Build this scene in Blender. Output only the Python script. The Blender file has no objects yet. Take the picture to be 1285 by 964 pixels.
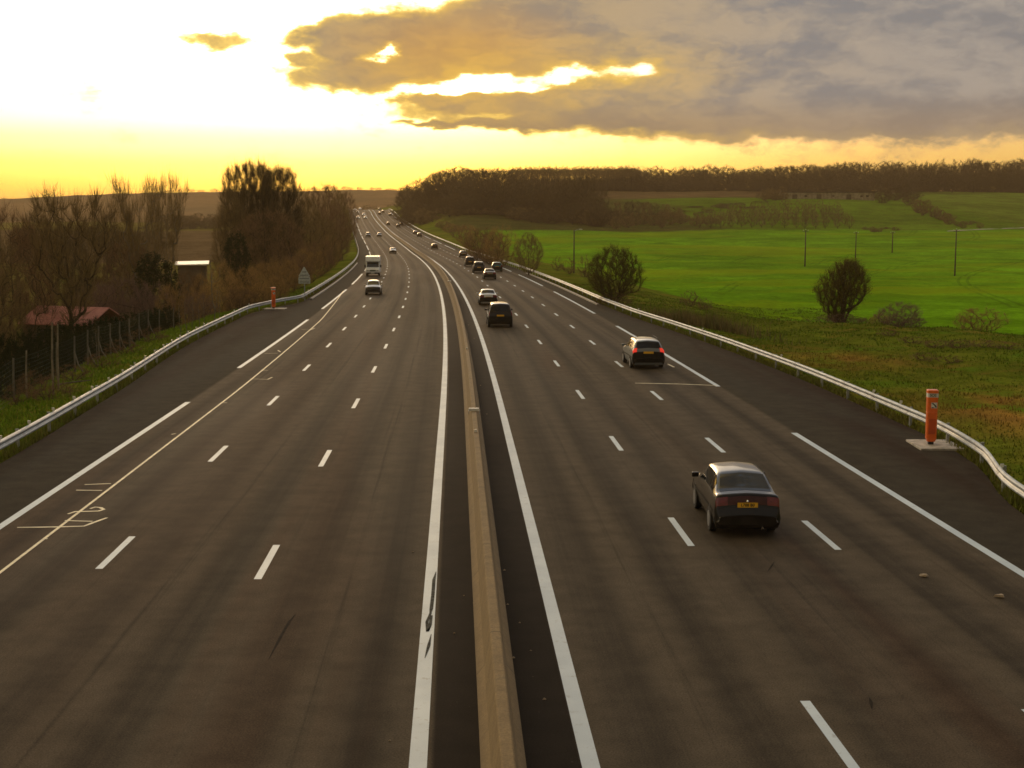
import bpy, math, random
import numpy as np
from mathutils import Vector, Matrix, noise as mnoise

random.seed(7)
rng = np.random.default_rng(7)
SC = bpy.context.scene
COL = SC.collection
R = math.radians

# ------------------------------------------------------------------ helpers
def tag(o, label=None, cat=None, group=None, kind=None):
    if label: o['label'] = label
    if cat: o['category'] = cat
    if group: o['group'] = group
    if kind: o['kind'] = kind
    return o

def empty(name, loc=(0, 0, 0), rz=0.0, label=None, cat=None, group=None, scale=None):
    o = bpy.data.objects.new(name, None)
    COL.objects.link(o)
    o.location = loc
    o.rotation_euler = (0, 0, rz)
    o.empty_display_size = 0.3
    if scale: o.scale = scale
    return tag(o, label, cat, group)

class MB:
    """collects vertices and faces, then links them as ONE mesh object"""
    def __init__(s):
        s.v = []; s.f = []; s.uv = []; s.mi = []; s.cur = 0
    def add(s, verts, faces):
        b = len(s.v)
        s.v.extend([tuple(p) for p in verts])
        for f in faces:
            s.f.append(tuple(i + b for i in f)); s.mi.append(s.cur)
    def box(s, c, size, rz=0.0):
        hx, hy, hz = size[0]/2, size[1]/2, size[2]/2
        cr, sr = math.cos(rz), math.sin(rz)
        vs = []
        for z in (-hz, hz):
            for x, y in ((-hx, -hy), (hx, -hy), (hx, hy), (-hx, hy)):
                vs.append((c[0]+x*cr-y*sr, c[1]+x*sr+y*cr, c[2]+z))
        s.add(vs, [(3, 2, 1, 0), (4, 5, 6, 7), (0, 1, 5, 4), (1, 2, 6, 5), (2, 3, 7, 6), (3, 0, 4, 7)])
    def tube(s, pts, rad, n=6, cap=True):
        pts = [Vector(p) for p in pts]
        if not hasattr(rad, '__len__'): rad = [rad]*len(pts)
        vs = []; m = len(pts)
        for i, p in enumerate(pts):
            d = (pts[min(i+1, m-1)] - pts[max(i-1, 0)])
            if d.length < 1e-9: d = Vector((0, 0, 1))
            d.normalize()
            a = Vector((1, 0, 0)) if abs(d.x) < .8 else Vector((0, 1, 0))
            u = d.cross(a).normalized(); w = d.cross(u)
            for k in range(n):
                t = 2*math.pi*k/n
                vs.append(p + (u*math.cos(t) + w*math.sin(t))*rad[i])
        fs = []
        for i in range(m-1):
            for k in range(n):
                k2 = (k+1) % n
                fs.append((i*n+k, i*n+k2, (i+1)*n+k2, (i+1)*n+k))
        if cap and n > 2:
            fs.append(tuple(range(n-1, -1, -1))); fs.append(tuple((m-1)*n+k for k in range(n)))
        s.add(vs, fs)
    def disc(s, c, axis, r, w, n=20, a0=0.0, a1=None):
        """short cylinder along axis 'x' or 'y'"""
        full = a1 is None
        if full: a1 = a0 + 2*math.pi
        k = n if full else n+1
        vs = []
        for sd in (-w/2, w/2):
            for i in range(k):
                t = a0 + (a1-a0)*i/n
                p, q = r*math.cos(t), r*math.sin(t)
                vs.append((c[0]+sd, c[1]+p, c[2]+q) if axis == 'x' else (c[0]+p, c[1]+sd, c[2]+q))
        fs = [tuple(range(k-1, -1, -1)), tuple(range(k, 2*k))]
        for i in range(k if full else k-1):
            j = (i+1) % k
            fs.append((i, j, k+j, k+i))
        if not full: fs.append((k-1, 0, k, 2*k-1))
        s.add(vs, fs)
    def prism(s, poly, y0, y1):
        """polygon in x,z swept along y"""
        n = len(poly)
        vs = [(p[0], y0, p[1]) for p in poly] + [(p[0], y1, p[1]) for p in poly]
        fs = [tuple(range(n)), tuple(range(2*n-1, n-1, -1))]
        for i in range(n):
            j = (i+1) % n
            fs.append((i, n+i, n+j, j))
        s.add(vs, fs)
    def grid(s, P):
        """P: array (n, m, 3)"""
        n, m = P.shape[:2]
        fs = []
        for i in range(n-1):
            for j in range(m-1):
                fs.append((i*m+j, (i+1)*m+j, (i+1)*m+j+1, i*m+j+1))
        s.add(P.reshape(-1, 3).tolist(), fs)
    def build(s, name, mat, parent=None, smooth=False, kind=None, bevel=0):
        me = bpy.data.meshes.new(name)
        me.from_pydata([tuple(map(float, p)) for p in s.v], [], s.f)
        mats = mat if isinstance(mat, (list, tuple)) else [mat]
        for m in mats: me.materials.append(m)
        if len(mats) > 1: me.polygons.foreach_set('material_index', s.mi)
        if smooth: me.polygons.foreach_set('use_smooth', [True]*len(me.polygons))
        me.update()
        o = bpy.data.objects.new(name, me)
        COL.objects.link(o)
        if parent: o.parent = parent
        if kind: o['kind'] = kind
        if bevel:
            b = o.modifiers.new('bevel', 'BEVEL'); b.width = bevel; b.segments = 2; b.limit_method = 'ANGLE'
        return o

def copy_tree(o, parent=None):
    c = o.copy(); COL.objects.link(c)
    if parent: c.parent = parent
    for ch in list(o.children): copy_tree(ch, c)
    return c

# ------------------------------------------------------------------ materials
def nt_new(name):
    m = bpy.data.materials.new(name); m.use_nodes = True
    nt = m.node_tree
    b = nt.nodes['Principled BSDF']
    return m, nt, b

class NW:
    """little node writer"""
    def __init__(s, nt): s.nt = nt
    def node(s, t, **kw):
        n = s.nt.nodes.new(t)
        for k, v in kw.items(): setattr(n, k, v)
        return n
    def put(s, sock, v):
        if isinstance(v, bpy.types.NodeSocket): s.nt.links.new(v, sock)
        elif v is not None: sock.default_value = v
    def M(s, op, a, b=None, c=None, clamp=False):
        n = s.node('ShaderNodeMath', operation=op, use_clamp=clamp)
        s.put(n.inputs[0], a); s.put(n.inputs[1], b); s.put(n.inputs[2], c)
        return n.outputs[0]
    def mix(s, f, a, b, mode='MIX'):
        n = s.node('ShaderNodeMix', data_type='RGBA', blend_type=mode)
        s.put(n.inputs[0], f); s.put(n.inputs[6], a); s.put(n.inputs[7], b)
        return n.outputs[2]
    def rng(s, v, a, b, c=0.0, d=1.0, smooth=True):
        n = s.node('ShaderNodeMapRange', interpolation_type='SMOOTHSTEP' if smooth else 'LINEAR')
        s.put(n.inputs[0], v); s.put(n.inputs[1], a); s.put(n.inputs[2], b); s.put(n.inputs[3], c); s.put(n.inputs[4], d)
        return n.outputs[0]
    def xyz(s, x, y, z):
        n = s.node('ShaderNodeCombineXYZ'); s.put(n.inputs[0], x); s.put(n.inputs[1], y); s.put(n.inputs[2], z)
        return n.outputs[0]
    def sep(s, v):
        n = s.node('ShaderNodeSeparateXYZ'); s.put(n.inputs[0], v); return n.outputs
    def noise(s, v, scale, detail=4, rough=.55, dist=0.0):
        n = s.node('ShaderNodeTexNoise'); s.put(n.inputs['Vector'], v)
        n.inputs['Scale'].default_value = scale; n.inputs['Detail'].default_value = detail
        n.inputs['Roughness'].default_value = rough; n.inputs['Distortion'].default_value = dist
        return n.outputs[0]
    def vscale(s, v, k):
        n = s.node('ShaderNodeVectorMath', operation='MULTIPLY'); s.put(n.inputs[0], v); n.inputs[1].default_value = k
        return n.outputs[0]
    def bump(s, h, strength, dist):
        n = s.node('ShaderNodeBump'); n.inputs['Strength'].default_value = strength; n.inputs['Distance'].default_value = dist
        s.put(n.inputs['Height'], h); return n.outputs[0]
    def obj(s): return s.node('ShaderNodeTexCoord').outputs['Object']
    def pos(s): return s.node('ShaderNodeNewGeometry').outputs['Position']

def C4(c): return (c[0], c[1], c[2], 1.0)

def simple(name, col, rough=.6, metal=0.0, var=.25, scale=6.0, coat=0.0, spec=None, emit=None, es=0.0, world=False):
    m, nt, b = nt_new(name); w = NW(nt)
    n = w.noise(w.pos() if world else w.obj(), scale, 5, .6)
    f = w.rng(n, .3, .7)
    w.put(b.inputs['Base Color'], w.mix(f, C4([c*(1-var) for c in col]), C4([min(1, c*(1+var)) for c in col])))
    b.inputs['Roughness'].default_value = rough
    b.inputs['Metallic'].default_value = metal
    b.inputs['Coat Weight'].default_value = coat
    b.inputs['Coat Roughness'].default_value = .04
    if spec is not None: b.inputs['Specular IOR Level'].default_value = spec
    if emit:
        b.inputs['Emission Color'].default_value = C4(emit); b.inputs['Emission Strength'].default_value = es
    return m

MAT = {}
_paint = {}
def paint(col):
    """car paint: coloured base, dust low down, clear coat"""
    key = tuple(round(c, 3) for c in col)
    if key in _paint: return _paint[key]
    m, nt, b = nt_new('car_paint'); w = NW(nt)
    o = w.obj(); z = w.sep(o)[2]
    dust = w.M('MULTIPLY', w.rng(z, .75, .2), w.rng(w.noise(o, 3.0, 5), .3, .75))
    w.put(b.inputs['Base Color'], w.mix(w.M('MULTIPLY', dust, .28), C4(col), (.10, .085, .065, 1)))
    w.put(b.inputs['Roughness'], w.rng(dust, 0, 1, .32, .6, False))
    b.inputs['Metallic'].default_value = .15
    b.inputs['Coat Weight'].default_value = .65
    b.inputs['Specular IOR Level'].default_value = .20
    b.inputs['Coat Roughness'].default_value = .05
    _paint[key] = m
    return m

MAT['glass'] = simple('car_glass', (.012, .016, .018), .04, 0, .2, 2, spec=.6)
MAT['rubber'] = simple('tyre_rubber', (.02, .02, .02), .85, 0, .3, 20)
MAT['rim'] = simple('wheel_rim', (.42, .42, .43), .35, .7, .15, 8)
MAT['trim'] = simple('black_trim', (.014, .013, .012), .6, 0, .3, 9, spec=.18)
MAT['red_light'] = simple('tail_light_red', (.16, .008, .008), .18, 0, .25, 12, coat=.6)
MAT['red_lit'] = simple('tail_light_lit', (.6, .02, .015), .2, 0, .1, 12, emit=(1, .06, .03), es=.55)
MAT['head'] = simple('headlight_glass', (.62, .64, .64), .12, .2, .15, 10, coat=.6)
MAT['head_lit'] = simple('headlight_lit', (.9, .88, .8), .2, 0, .05, 10, emit=(1, .9, .66), es=3.0)
MAT['plate_y'] = simple('plate_yellow', (.95, .52, .03), .4, 0, .08, 12)
MAT['plate_w'] = simple('plate_white', (.72, .72, .68), .4, 0, .08, 12)
MAT['ink'] = simple('black_ink', (.015, .014, .013), .6, 0, .1, 5)
MAT['chrome'] = simple('chrome', (.75, .75, .76), .12, 1.0, .05, 8)
MAT['galv'] = simple('galvanised_steel', (.31, .34, .36), .48, .35, .22, 1.7, world=True)
MAT['galv_post'] = simple('galvanised_post', (.34, .35, .35), .55, .4, .25, 2.0, world=True)
MAT['refl_white'] = simple('reflector_white', (.85, .84, .8), .25, 0, .06, 20, coat=.5)
MAT['orange'] = simple('orange_enamel', (.86, .155, .018), .38, 0, .16, 3.0, coat=.25)
MAT['orange_dark'] = simple('orange_enamel_dark', (.60, .085, .015), .45, 0, .16, 3.0)
MAT['white_panel'] = simple('white_panel', (.74, .73, .69), .45, 0, .12, 5)
MAT['slab'] = simple('concrete_slab', (.42, .38, .33), .85, 0, .3, 4, world=True)
MAT['grey_sign'] = simple('sign_back', (.52, .58, .62), .55, .3, .15, 5)
MAT['sign_rib'] = simple('sign_bracket', (.20, .22, .235), .6, .3, .15, 5)
MAT['wood_pole'] = simple('pole_wood', (.075, .062, .045), .85, 0, .4, 3)
MAT['van_white'] = simple('van_white', (.84, .86, .86), .35, 0, .10, 2.0, coat=.4)
MAT['roof_red'] = simple('red_roof_tiles', (.30, .085, .06), .8, 0, .35, 2.5)
MAT['roof_white'] = simple('white_sheet_roof', (.75, .74, .70), .4, .2, .1, 2.0)
MAT['wall_dark'] = simple('dark_render', (.12, .095, .07), .9, 0, .25, 1.2)
MAT['wall_pale'] = simple('pale_render', (.36, .30, .22), .9, 0, .3, .8)
MAT['fence_post'] = simple('concrete_post', (.125, .112, .085), .85, 0, .25, 4)
MAT['stake'] = simple('stake_wood', (.20, .165, .11), .85, 0, .3, 4)
MAT['mesh_green'] = simple('green_wire', (.02, .05, .03), .7, .2, .2, 4)

# ------------------------------------------------------------------ camera model (as the photograph: 1285 x 964, f = 1663 px)
CAM_H = 7.4
PITCH = math.atan(200/1663.0)
YAW = math.atan(70.5/1663.0*math.cos(PITCH))
F_ = Vector((math.sin(YAW)*math.cos(PITCH), math.cos(YAW)*math.cos(PITCH), -math.sin(PITCH)))
R_ = Vector((math.cos(YAW), -math.sin(YAW), 0))
U_ = R_.cross(F_)
CAMP = Vector((0, 0, CAM_H))
def ray(px, py):
    return (F_ + R_*((px-642.5)/1663.0) + U_*((482-py)/1663.0)).normalized()
def at(px, py, dist):
    """point on the sight line at ground distance dist (along world y)"""
    d = ray(px, py)
    return CAMP + d*(dist/d.y)

cam = bpy.data.cameras.new('camera'); camo = bpy.data.objects.new('camera', cam)
COL.objects.link(camo); SC.camera = camo
camo.location = CAMP
camo.rotation_euler = (R(90)-PITCH, 0, -YAW)
cam.sensor_width = 36; cam.lens = 36*1663/1285.0
cam.clip_start = .1; cam.clip_end = 20000

# ------------------------------------------------------------------ road axis and land form
S = np.arange(-200.0, 6001.0, 1.0)
TH = np.interp(S, [50, 380], [0, .0838])
CX = np.concatenate([[0], np.cumsum(-np.sin(TH[:-1]))]); CX = CX - np.interp(0, S, CX)
CY = np.concatenate([[0], np.cumsum(np.cos(TH[:-1]))]); CY = CY - np.interp(0, S, CY)

def pchip(xk, yk, x):

    xk = np.asarray(xk, float); yk = np.asarray(yk, float); x = np.clip(np.asarray(x, float), xk[0], xk[-1])
    h = np.diff(xk); d = np.diff(yk)/h
    m = np.zeros_like(yk)
    m[0] = d[0]; m[-1] = d[-1]
    for i in range(1, len(xk)-1):
        if d[i-1]*d[i] > 0:
            w1 = 2*h[i]+h[i-1]; w2 = h[i]+2*h[i-1]
            m[i] = (w1+w2)/(w1/d[i-1]+w2/d[i])
    i = np.clip(np.searchsorted(xk, x)-1, 0, len(xk)-2)
    t = (x-xk[i])/h[i]
    return (yk[i]*(1+2*t)*(1-t)**2 + h[i]*m[i]*t*(1-t)**2 + yk[i+1]*t*t*(3-2*t) + h[i]*m[i+1]*t*t*(t-1))

def zroad(s):
    return pchip([-200, 0, 260, 320, 431, 530, 645, 774, 872, 950, 1050, 1300, 6000],
                 [0, 0, 0, .15, 1.9, 3.9, 7.1, 11.4, 16, 17.8, 16.2, 8, 8], s)
def rail_R(s): return pchip([-300, 28, 34, 40, 46, 58, 75, 90, 108, 128, 7000], [14.2, 14.2, 14.75, 16.15, 16.65, 16.7, 16.3, 15.6, 14.6, 14.25, 14.25], s)
def rail_L(s): return -pchip([-300, 36, 56, 85, 97, 110, 120, 130, 7000], [14.2, 14.2, 14.95, 16.6, 16.8, 16.9, 15.8, 14.1, 14.1], s)

def so2xy(s, o):
    """station and offset to world x, y"""
    cx = np.interp(s, S, CX); cy = np.interp(s, S, CY); th = np.interp(s, S, TH)
    return cx + o*np.cos(th), cy + o*np.sin(th)
def xy2so(x, y):
    s = y
    o = 0
    for _ in range(5):
        cx = np.interp(s, S, CX); cy = np.interp(s, S, CY); th = np.interp(s, S, TH)
        dx, dy = x-cx, y-cy
        s = s + (-dx*np.sin(th) + dy*np.cos(th))
        o = dx*np.cos(th) + dy*np.sin(th)
    return s, o
def sstep(x, a, b):
    t = np.clip((x-a)/(b-a), 0, 1); return t*t*(3-2*t)

def vnoise(x, y, sc, seed=0):
    """cheap smooth noise from a few sines"""
    r = np.random.default_rng(seed); out = 0
    for k in range(5):
        a = r.uniform(0, 2*math.pi); f = r.uniform(.6, 1.6)/sc; p = r.uniform(0, 6.28)
        out = out + np.sin((x*math.cos(a)+y*math.sin(a))*f*2*math.pi + p)
    return out/5

def land(s, o):
    s = np.asarray(s, float); o = np.asarray(o, float)
    zr = zroad(s)
    right = pchip([-200, 60, 120, 300, 400, 450, 520, 560, 600, 650, 700, 800, 830, 1000, 1500, 2100, 2600, 3200, 6000],
                  [-3.2, -3.2, -3.3, -2.9, -.2, 1.9, 5.4, 8.3, 11.5, 16.5, 20.5, 27.5, 28.5, 30, 26, 30, 75, 60, 60], s)
    left = pchip([-200, 100, 300, 420, 520, 640, 800, 1000, 1300, 2000, 2300, 2560, 2900, 6000],
                 [-5, -5, -4.6, -3.4, -1, 3, 6, 9, 9, 18, 40, 72, 66, 66], s)
    # crest of the far ridge sinks towards the left
    left = left - sstep(s, 1900, 2500)*sstep(-o, 150, 1300)*44
    # hollow of the brown strip, gentle swell in the upper meadow
    right = right + 3.2*np.exp(-((s-640)/70)**2-((o-215)/75)**2) - 2.0*np.exp(-((s-600)/60)**2-((o-95)/60)**2)
    tr = sstep(o, -60, 60)
    fa = left*(1-tr) + right*tr
    farw = sstep(s, 960, 1250)
    eR = rail_R(s); eL = -rail_L(s)
    # verge stays near road level, then drops to the land
    bank = .55*np.exp(-((s-72)/26)**2)*np.exp(-((o-34)/9)**2)
    wr = sstep(o-eR, 1.5, 26) * (1-.0*s)
    wr_near = sstep(o-eR, 17, 46)
    k = sstep(s, 85, 135)
    wr = wr_near*(1-k) + wr*k
    wl = sstep(-o-eL, 1.2, 17)
    zR = (zr-.05)*(1-wr) + right*wr + bank
    zL = (zr-.05)*(1-wl) + left*wl
    z = np.where(o > 0, zR, zL)
    # small unevenness away from the road
    away = sstep(np.abs(o)-np.where(o > 0, eR, eL), .6, 8)
    x, y = so2xy(s, o)
    z = z + away*(.16*vnoise(x, y, 5, 1) + .06*vnoise(x, y, 2.2, 6) + .30*vnoise(x, y, 17, 2)) + away*sstep(s, 300, 700)*.9*vnoise(x, y, 90, 3)
    z = z + sstep(s, 1500, 2300)*(9.0*vnoise(x, y, 620, 4) + 1.6*vnoise(x, y, 90, 5))
    # beyond the crest the road corridor opens into the far valley
    z = z*(1-farw) + farw*(fa + sstep(s, 1500, 2300)*(9.0*vnoise(x, y, 620, 4) + 1.8*vnoise(x, y, 90, 5)))
    # road bed
    onroad = 1-sstep(np.where(o > 0, o-eR, -o-eL), -.25, .35)
    z = np.where(s < 1080, z*(1-onroad) + (zr-.12)*onroad, z)
    return z

def ground(x, y):
    s, o = xy2so(x, y)
    return float(land(s, o))
def G(px, py, dmax=4000):
    """where the sight line through a photo pixel meets the ground"""
    d = ray(px, py)
    t = 12.0; prev = 12.0
    while t < dmax:
        p = CAMP + d*t
        s, o = xy2so(p.x, p.y)
        zz = float(land(s, o))
        if p.z < zz:
            a, b = prev, t
            for _ in range(16):
                m = (a+b)/2; q = CAMP + d*m
                if q.z < ground(q.x, q.y): b = m
                else: a = m
            q = CAMP + d*b
            return Vector((q.x, q.y, ground(q.x, q.y)))
        prev = t; t += max(.6, t*.012)
    p = CAMP + d*dmax
    return Vector((p.x, p.y, ground(p.x, p.y)))
def spot(s, o, dz=0.0):
    x, y = so2xy(s, o)
    return Vector((float(x), float(y), float(zroad(s))+dz))
def heading(s): return float(np.interp(s, S, TH))
def plant_at(px, dist):
    """ground point at photo column px, distance dist along the road"""
    d = ray(px, 282); x = d.x/d.y*dist
    return Vector((x, dist, ground(x, dist)))
# ------------------------------------------------------------------ ground: one sheet to the horizon, in road coordinates
def steps(a, b, d0, g, dmax):
    out = [a]; d = d0
    while out[-1] < b: out.append(out[-1]+d); d = min(d*g, dmax)
    return out
s_k = sorted(set([-150, -90, -40, -10] + [round(v, 2) for v in steps(10, 330, 2.0, 1.004, 3.5)] + [round(v, 2) for v in steps(334, 1100, 4.0, 1.02, 12)] + [round(v, 2) for v in steps(1115, 5600, 16, 1.03, 70)]))
o_half = steps(13, 62, .8, 1.015, 1.6) + steps(64, 300, 2.2, 1.045, 9) + steps(310, 4200, 11, 1.09, 160)
o_k = np.array([-v for v in reversed(o_half)] + [-9, -4, 0, 4, 9] + o_half)
s_k = np.array(s_k)
SS, OO = np.meshgrid(s_k, o_k, indexing='ij')
XX, YY = so2xy(SS, OO)
ZZ = land(SS, OO)
n_, m_ = SS.shape
me = bpy.data.meshes.new('ground')
idx = np.arange(n_*m_).reshape(n_, m_)
quads = np.stack([idx[:-1, :-1], idx[:-1, 1:], idx[1:, 1:], idx[1:, :-1]], -1).reshape(-1, 4)
me.from_pydata(np.stack([XX, YY, ZZ], -1).reshape(-1, 3).tolist(), [], quads.tolist())
me.polygons.foreach_set('use_smooth', [True]*len(me.polygons))

def lerp(a, b, t): return a*(1-t[..., None]) + b*t[..., None]
V = lambda *c: np.array(c, float)
eR = rail_R(SS); eL = -rail_L(SS)
jit = 3.0*vnoise(XX, YY, 40, 11) + 1.2*vnoise(XX, YY, 12, 12)
colr = np.zeros(SS.shape+(3,)) + V(.120, .145, .014)                 # verge grass
vergew = np.ones(SS.shape)
fb = np.interp(SS, [95, 112, 300, 360], [50, 34, 34, 22])
f1 = sstep(OO + jit*.8, fb-1.2, fb+1.2)*(1-sstep(SS+jit*2, 515, 523))
colr = lerp(colr, V(.125, .280, .006), f1); vergew = vergew*(1-f1)
up = sstep(SS+jit*2, 515, 523)*sstep(OO+jit*3, 20, 30)
colr = lerp(colr, V(.064, .070, .018), up); vergew = vergew*(1-up*.6)
mead = up*sstep(OO+jit*6, 118, 150)*(1-sstep(SS+jit*2, 690, 704))
colr = lerp(colr, V(.098, .175, .010), mead)
mead2 = up*sstep(OO+jit*2, 268, 280)*(1-sstep(SS, 795, 805))
colr = lerp(colr, V(.110, .165, .018), mead2)
brn = sstep(SS+jit*2, 700, 712)*(1-sstep(SS, 798, 806))*sstep(OO, 80, 95)*(1-sstep(OO, 262, 275))
colr = lerp(colr, V(.135, .088, .045), brn)
wood = sstep(SS, 800, 812)*sstep(OO, 20, 40)
colr = lerp(colr, V(.05, .038, .022), wood)
lf = sstep(-OO+jit, 27, 33)
colr = lerp(colr, V(.150, .130, .030), lf)
def bare(S_, O_):
    return np.clip(np.exp(-((S_-51)/6.5)**2-((O_-22.5)/4.2)**2)*1.1 + .9*np.exp(-((S_-71)/4.5)**2-((O_-21)/3)**2) + .5*np.exp(-((S_-40)/4)**2-((O_-24)/5)**2), 0, 1)
colr = lerp(colr, V(.30, .150, .035), bare(SS, OO)*sstep(vnoise(XX, YY, 4, 41)+.5*vnoise(XX, YY, 1.7, 42), -.45, .25)*.9)
lb = sstep(SS+jit*2, 395, 405)*(1-sstep(SS+jit*2, 690, 710))*sstep(-OO, 44, 50)
colr = lerp(colr, V(.130, .088, .046), lb); vergew = vergew*(1-lb)
far = sstep(SS, 1150, 1500)
colr = lerp(colr, V(.115, .070, .036), far*(1-.0*SS)); vergew = vergew*(1-far)
fw = far*sstep(vnoise(XX, YY, 420, 21)+.5*vnoise(XX, YY, 120, 22), .15, .35)
colr = lerp(colr, V(.050, .040, .026), fw)
at_ = me.color_attributes.new('zone', 'FLOAT_COLOR', 'POINT')
at_.data.foreach_set('color', np.concatenate([colr, vergew[..., None]], -1).astype(np.float32).ravel())
uvl = me.uv_layers.new(name='so')
li = np.empty(len(me.loops), np.int64); me.loops.foreach_get('vertex_index', li)
uvl.data.foreach_set('uv', np.stack([OO.ravel()[li], SS.ravel()[li]], -1).astype(np.float32).ravel())

m, nt, b = nt_new('ground'); w = NW(nt)
a = w.node('ShaderNodeAttribute', attribute_name='zone')
zc, vw = a.outputs['Color'], a.outputs['Alpha']
P = w.pos()
n1 = w.noise(P, .9, 6, .65); n2 = w.noise(P, .09, 5, .6); n3 = w.noise(P, 7.0, 4, .7); n4 = w.noise(P, .02, 4, .5, .4)
k = w.M('MULTIPLY', w.rng(n2, .25, .75, .70, 1.28), w.rng(n1, .2, .8, .68, 1.3))
k = w.M('MULTIPLY', k, w.rng(n3, .2, .8, .72, 1.25))
k = w.M('MULTIPLY', k, w.rng(n4, .3, .7, .82, 1.18))
c = w.mix(1.0, zc, w.xyz(k, k, k), 'MULTIPLY')
# dry yellow-brown patches in the verge
dry = w.M('MULTIPLY', w.rng(w.noise(P, .16, 5, .7, .6), .50, .66), vw)
c = w.mix(w.M('MULTIPLY', dry, .45), c, (.210, .118, .030, 1))
lush = w.M('MULTIPLY', w.rng(w.noise(P, .24, 4, .6, .3), .52, .68), vw)
c = w.mix(w.M('MULTIPLY', lush, .6), c, (.085, .175, .010, 1))
# yellow swathes and tramlines in the crop
isf = w.M('SUBTRACT', 1.0, vw, clamp=True)
uv = w.node('ShaderNodeUVMap', uv_map='so').outputs[0]
u, v, _ = w.sep(uv)
cf = w.M('MULTIPLY', isf, w.M('MULTIPLY', w.M('GREATER_THAN', u, 20.0), w.M('LESS_THAN', v, 518.0)))
yel = w.rng(w.noise(w.vscale(P, (.35, 1, 1)), .028, 4, .6, .8), .46, .64)
c = w.mix(w.M('MULTIPLY', w.M('MULTIPLY', yel, cf), .55), c, (.250, .300, .005, 1))
dk = w.rng(w.noise(w.vscale(P, (.25, 1, 1)), .06, 3, .6, .5), .52, .72)
c = w.mix(w.M('MULTIPLY', w.M('MULTIPLY', dk, cf), .45), c, (.090, .200, .004, 1))
wv = w.M('ADD', v, w.M('MULTIPLY', w.noise(P, .008, 2, .5), 95.0))
wv = w.M('ADD', w.M('SUBTRACT', u, w.M('MULTIPLY', v, .55)), w.M('MULTIPLY', w.noise(P, .0035, 0, .5), 110.0))
tl = w.M('ABSOLUTE', w.M('SUBTRACT', w.M('FRACT', w.M('DIVIDE', wv, 24.0)), .5))
t1 = w.rng(w.M('ABSOLUTE', w.M('SUBTRACT', tl, .040)), .008, .020, 1, 0)
t1 = w.M('MULTIPLY', w.M('MULTIPLY', t1, cf), w.rng(w.noise(P, .012, 1), .40, .55, .0, .38))
c = w.mix(t1, c, (.040, .085, .006, 1))
w.put(b.inputs['Base Color'], c)
b.inputs['Roughness'].default_value = 1.0
b.inputs['Specular IOR Level'].default_value = .0
h = w.M('ADD', w.M('MULTIPLY', n1, .6), w.M('MULTIPLY', n3, .35))
w.put(b.inputs['Normal'], w.bump(h, .7, .35))
me.materials.append(m)
go = bpy.data.objects.new('ground', me); COL.objects.link(go); go['kind'] = 'structure'

# ------------------------------------------------------------------ carriageway
m, nt, b = nt_new('asphalt'); w = NW(nt)
uv = w.node('ShaderNodeUVMap', uv_map='so').outputs[0]
u, v, _ = w.sep(uv)
P = w.pos()
grain = w.noise(P, 34.0, 3, .75)
mid = w.noise(P, 1.3, 6, .65)
big = w.noise(w.vscale(uv, (.30, .022, 1)), 1.0, 4, .55, .3)
streak = w.noise(w.vscale(uv, (1.7, .012, 1)), 1.0, 4, .6)
streak2 = w.noise(w.vscale(uv, (5.5, .05, 1)), 1.0, 4, .65)
wob = w.M('MULTIPLY', w.M('SUBTRACT', w.noise(w.vscale(uv, (.1, .02, 1)), 1.0, 2), .5), .5)
uw = w.M('ADD', u, wob)
# wheel tracks: two per lane, lanes about 3.5 m
def band(lo, width):
    fr = w.M('FRACT', w.M('DIVIDE', w.M('SUBTRACT', uw, lo), width))
    q = w.M('ABSOLUTE', w.M('SUBTRACT', w.M('ABSOLUTE', w.M('SUBTRACT', fr, .5)), .24))
    return w.rng(q, .02, .20, 1, 0)
tl_ = w.M('MULTIPLY', band(-11.26, 3.58), w.M('MULTIPLY', w.M('LESS_THAN', u, -.6), w.M('GREATER_THAN', u, -11.2)))
tr_ = w.M('MULTIPLY', band(1.84, 3.41), w.M('MULTIPLY', w.M('GREATER_THAN', u, 1.9), w.M('LESS_THAN', u, 12.0)))
track = w.M('ADD', tl_, tr_)
# drip line in the middle of each lane
def drip(lo, width):
    fr = w.M('FRACT', w.M('DIVIDE', w.M('SUBTRACT', uw, lo), width))
    return w.rng(w.M('ABSOLUTE', w.M('SUBTRACT', fr, .5)), .0, .10, 1, 0)
lane_on = w.M('ADD', w.M('MULTIPLY', w.M('LESS_THAN', u, -.6), w.M('GREATER_THAN', u, -11.2)), w.M('MULTIPLY', w.M('GREATER_THAN', u, 1.9), w.M('LESS_THAN', u, 12.0)))
drp = w.M('MULTIPLY', w.M('ADD', w.M('MULTIPLY', drip(-11.26, 3.58), w.M('LESS_THAN', u, 0.0)), w.M('MULTIPLY', drip(1.84, 3.41), w.M('GREATER_THAN', u, 0.0))), lane_on)
shoulder = w.M('MAXIMUM', w.rng(u, -11.15, -11.4), w.rng(u, 12.0, 12.25))
median = w.M('MULTIPLY', w.rng(u, -.42, -.32), w.rng(u, 1.76, 1.66))
c = w.mix(w.rng(big, .3, .7), (.086, .069, .050, 1), (.105, .084, .060, 1))
c = w.mix(w.M('MULTIPLY', track, w.rng(streak, .25, .75, .25, .95)), c, (.033, .0275, .0215, 1))
red = w.rng(w.noise(w.vscale(uv, (.22, .010, 1)), 1.0, 4, .6, .5), .50, .70)
c = w.mix(w.M('MULTIPLY', red, .55), c, (.080, .046, .028, 1))
c = w.mix(w.M('MULTIPLY', w.M('MULTIPLY', drp, w.rng(streak2, .45, .75)), .6), c, (.026, .021, .017, 1))
c = w.mix(w.M('MULTIPLY', w.rng(streak2, .52, .74), .22), c, (.032, .026, .020, 1))
c = w.mix(w.M('MULTIPLY', shoulder, .88), c, w.mix(w.rng(big, .3, .7), (.039, .036, .029, 1), (.052, .045, .034, 1)))
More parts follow.
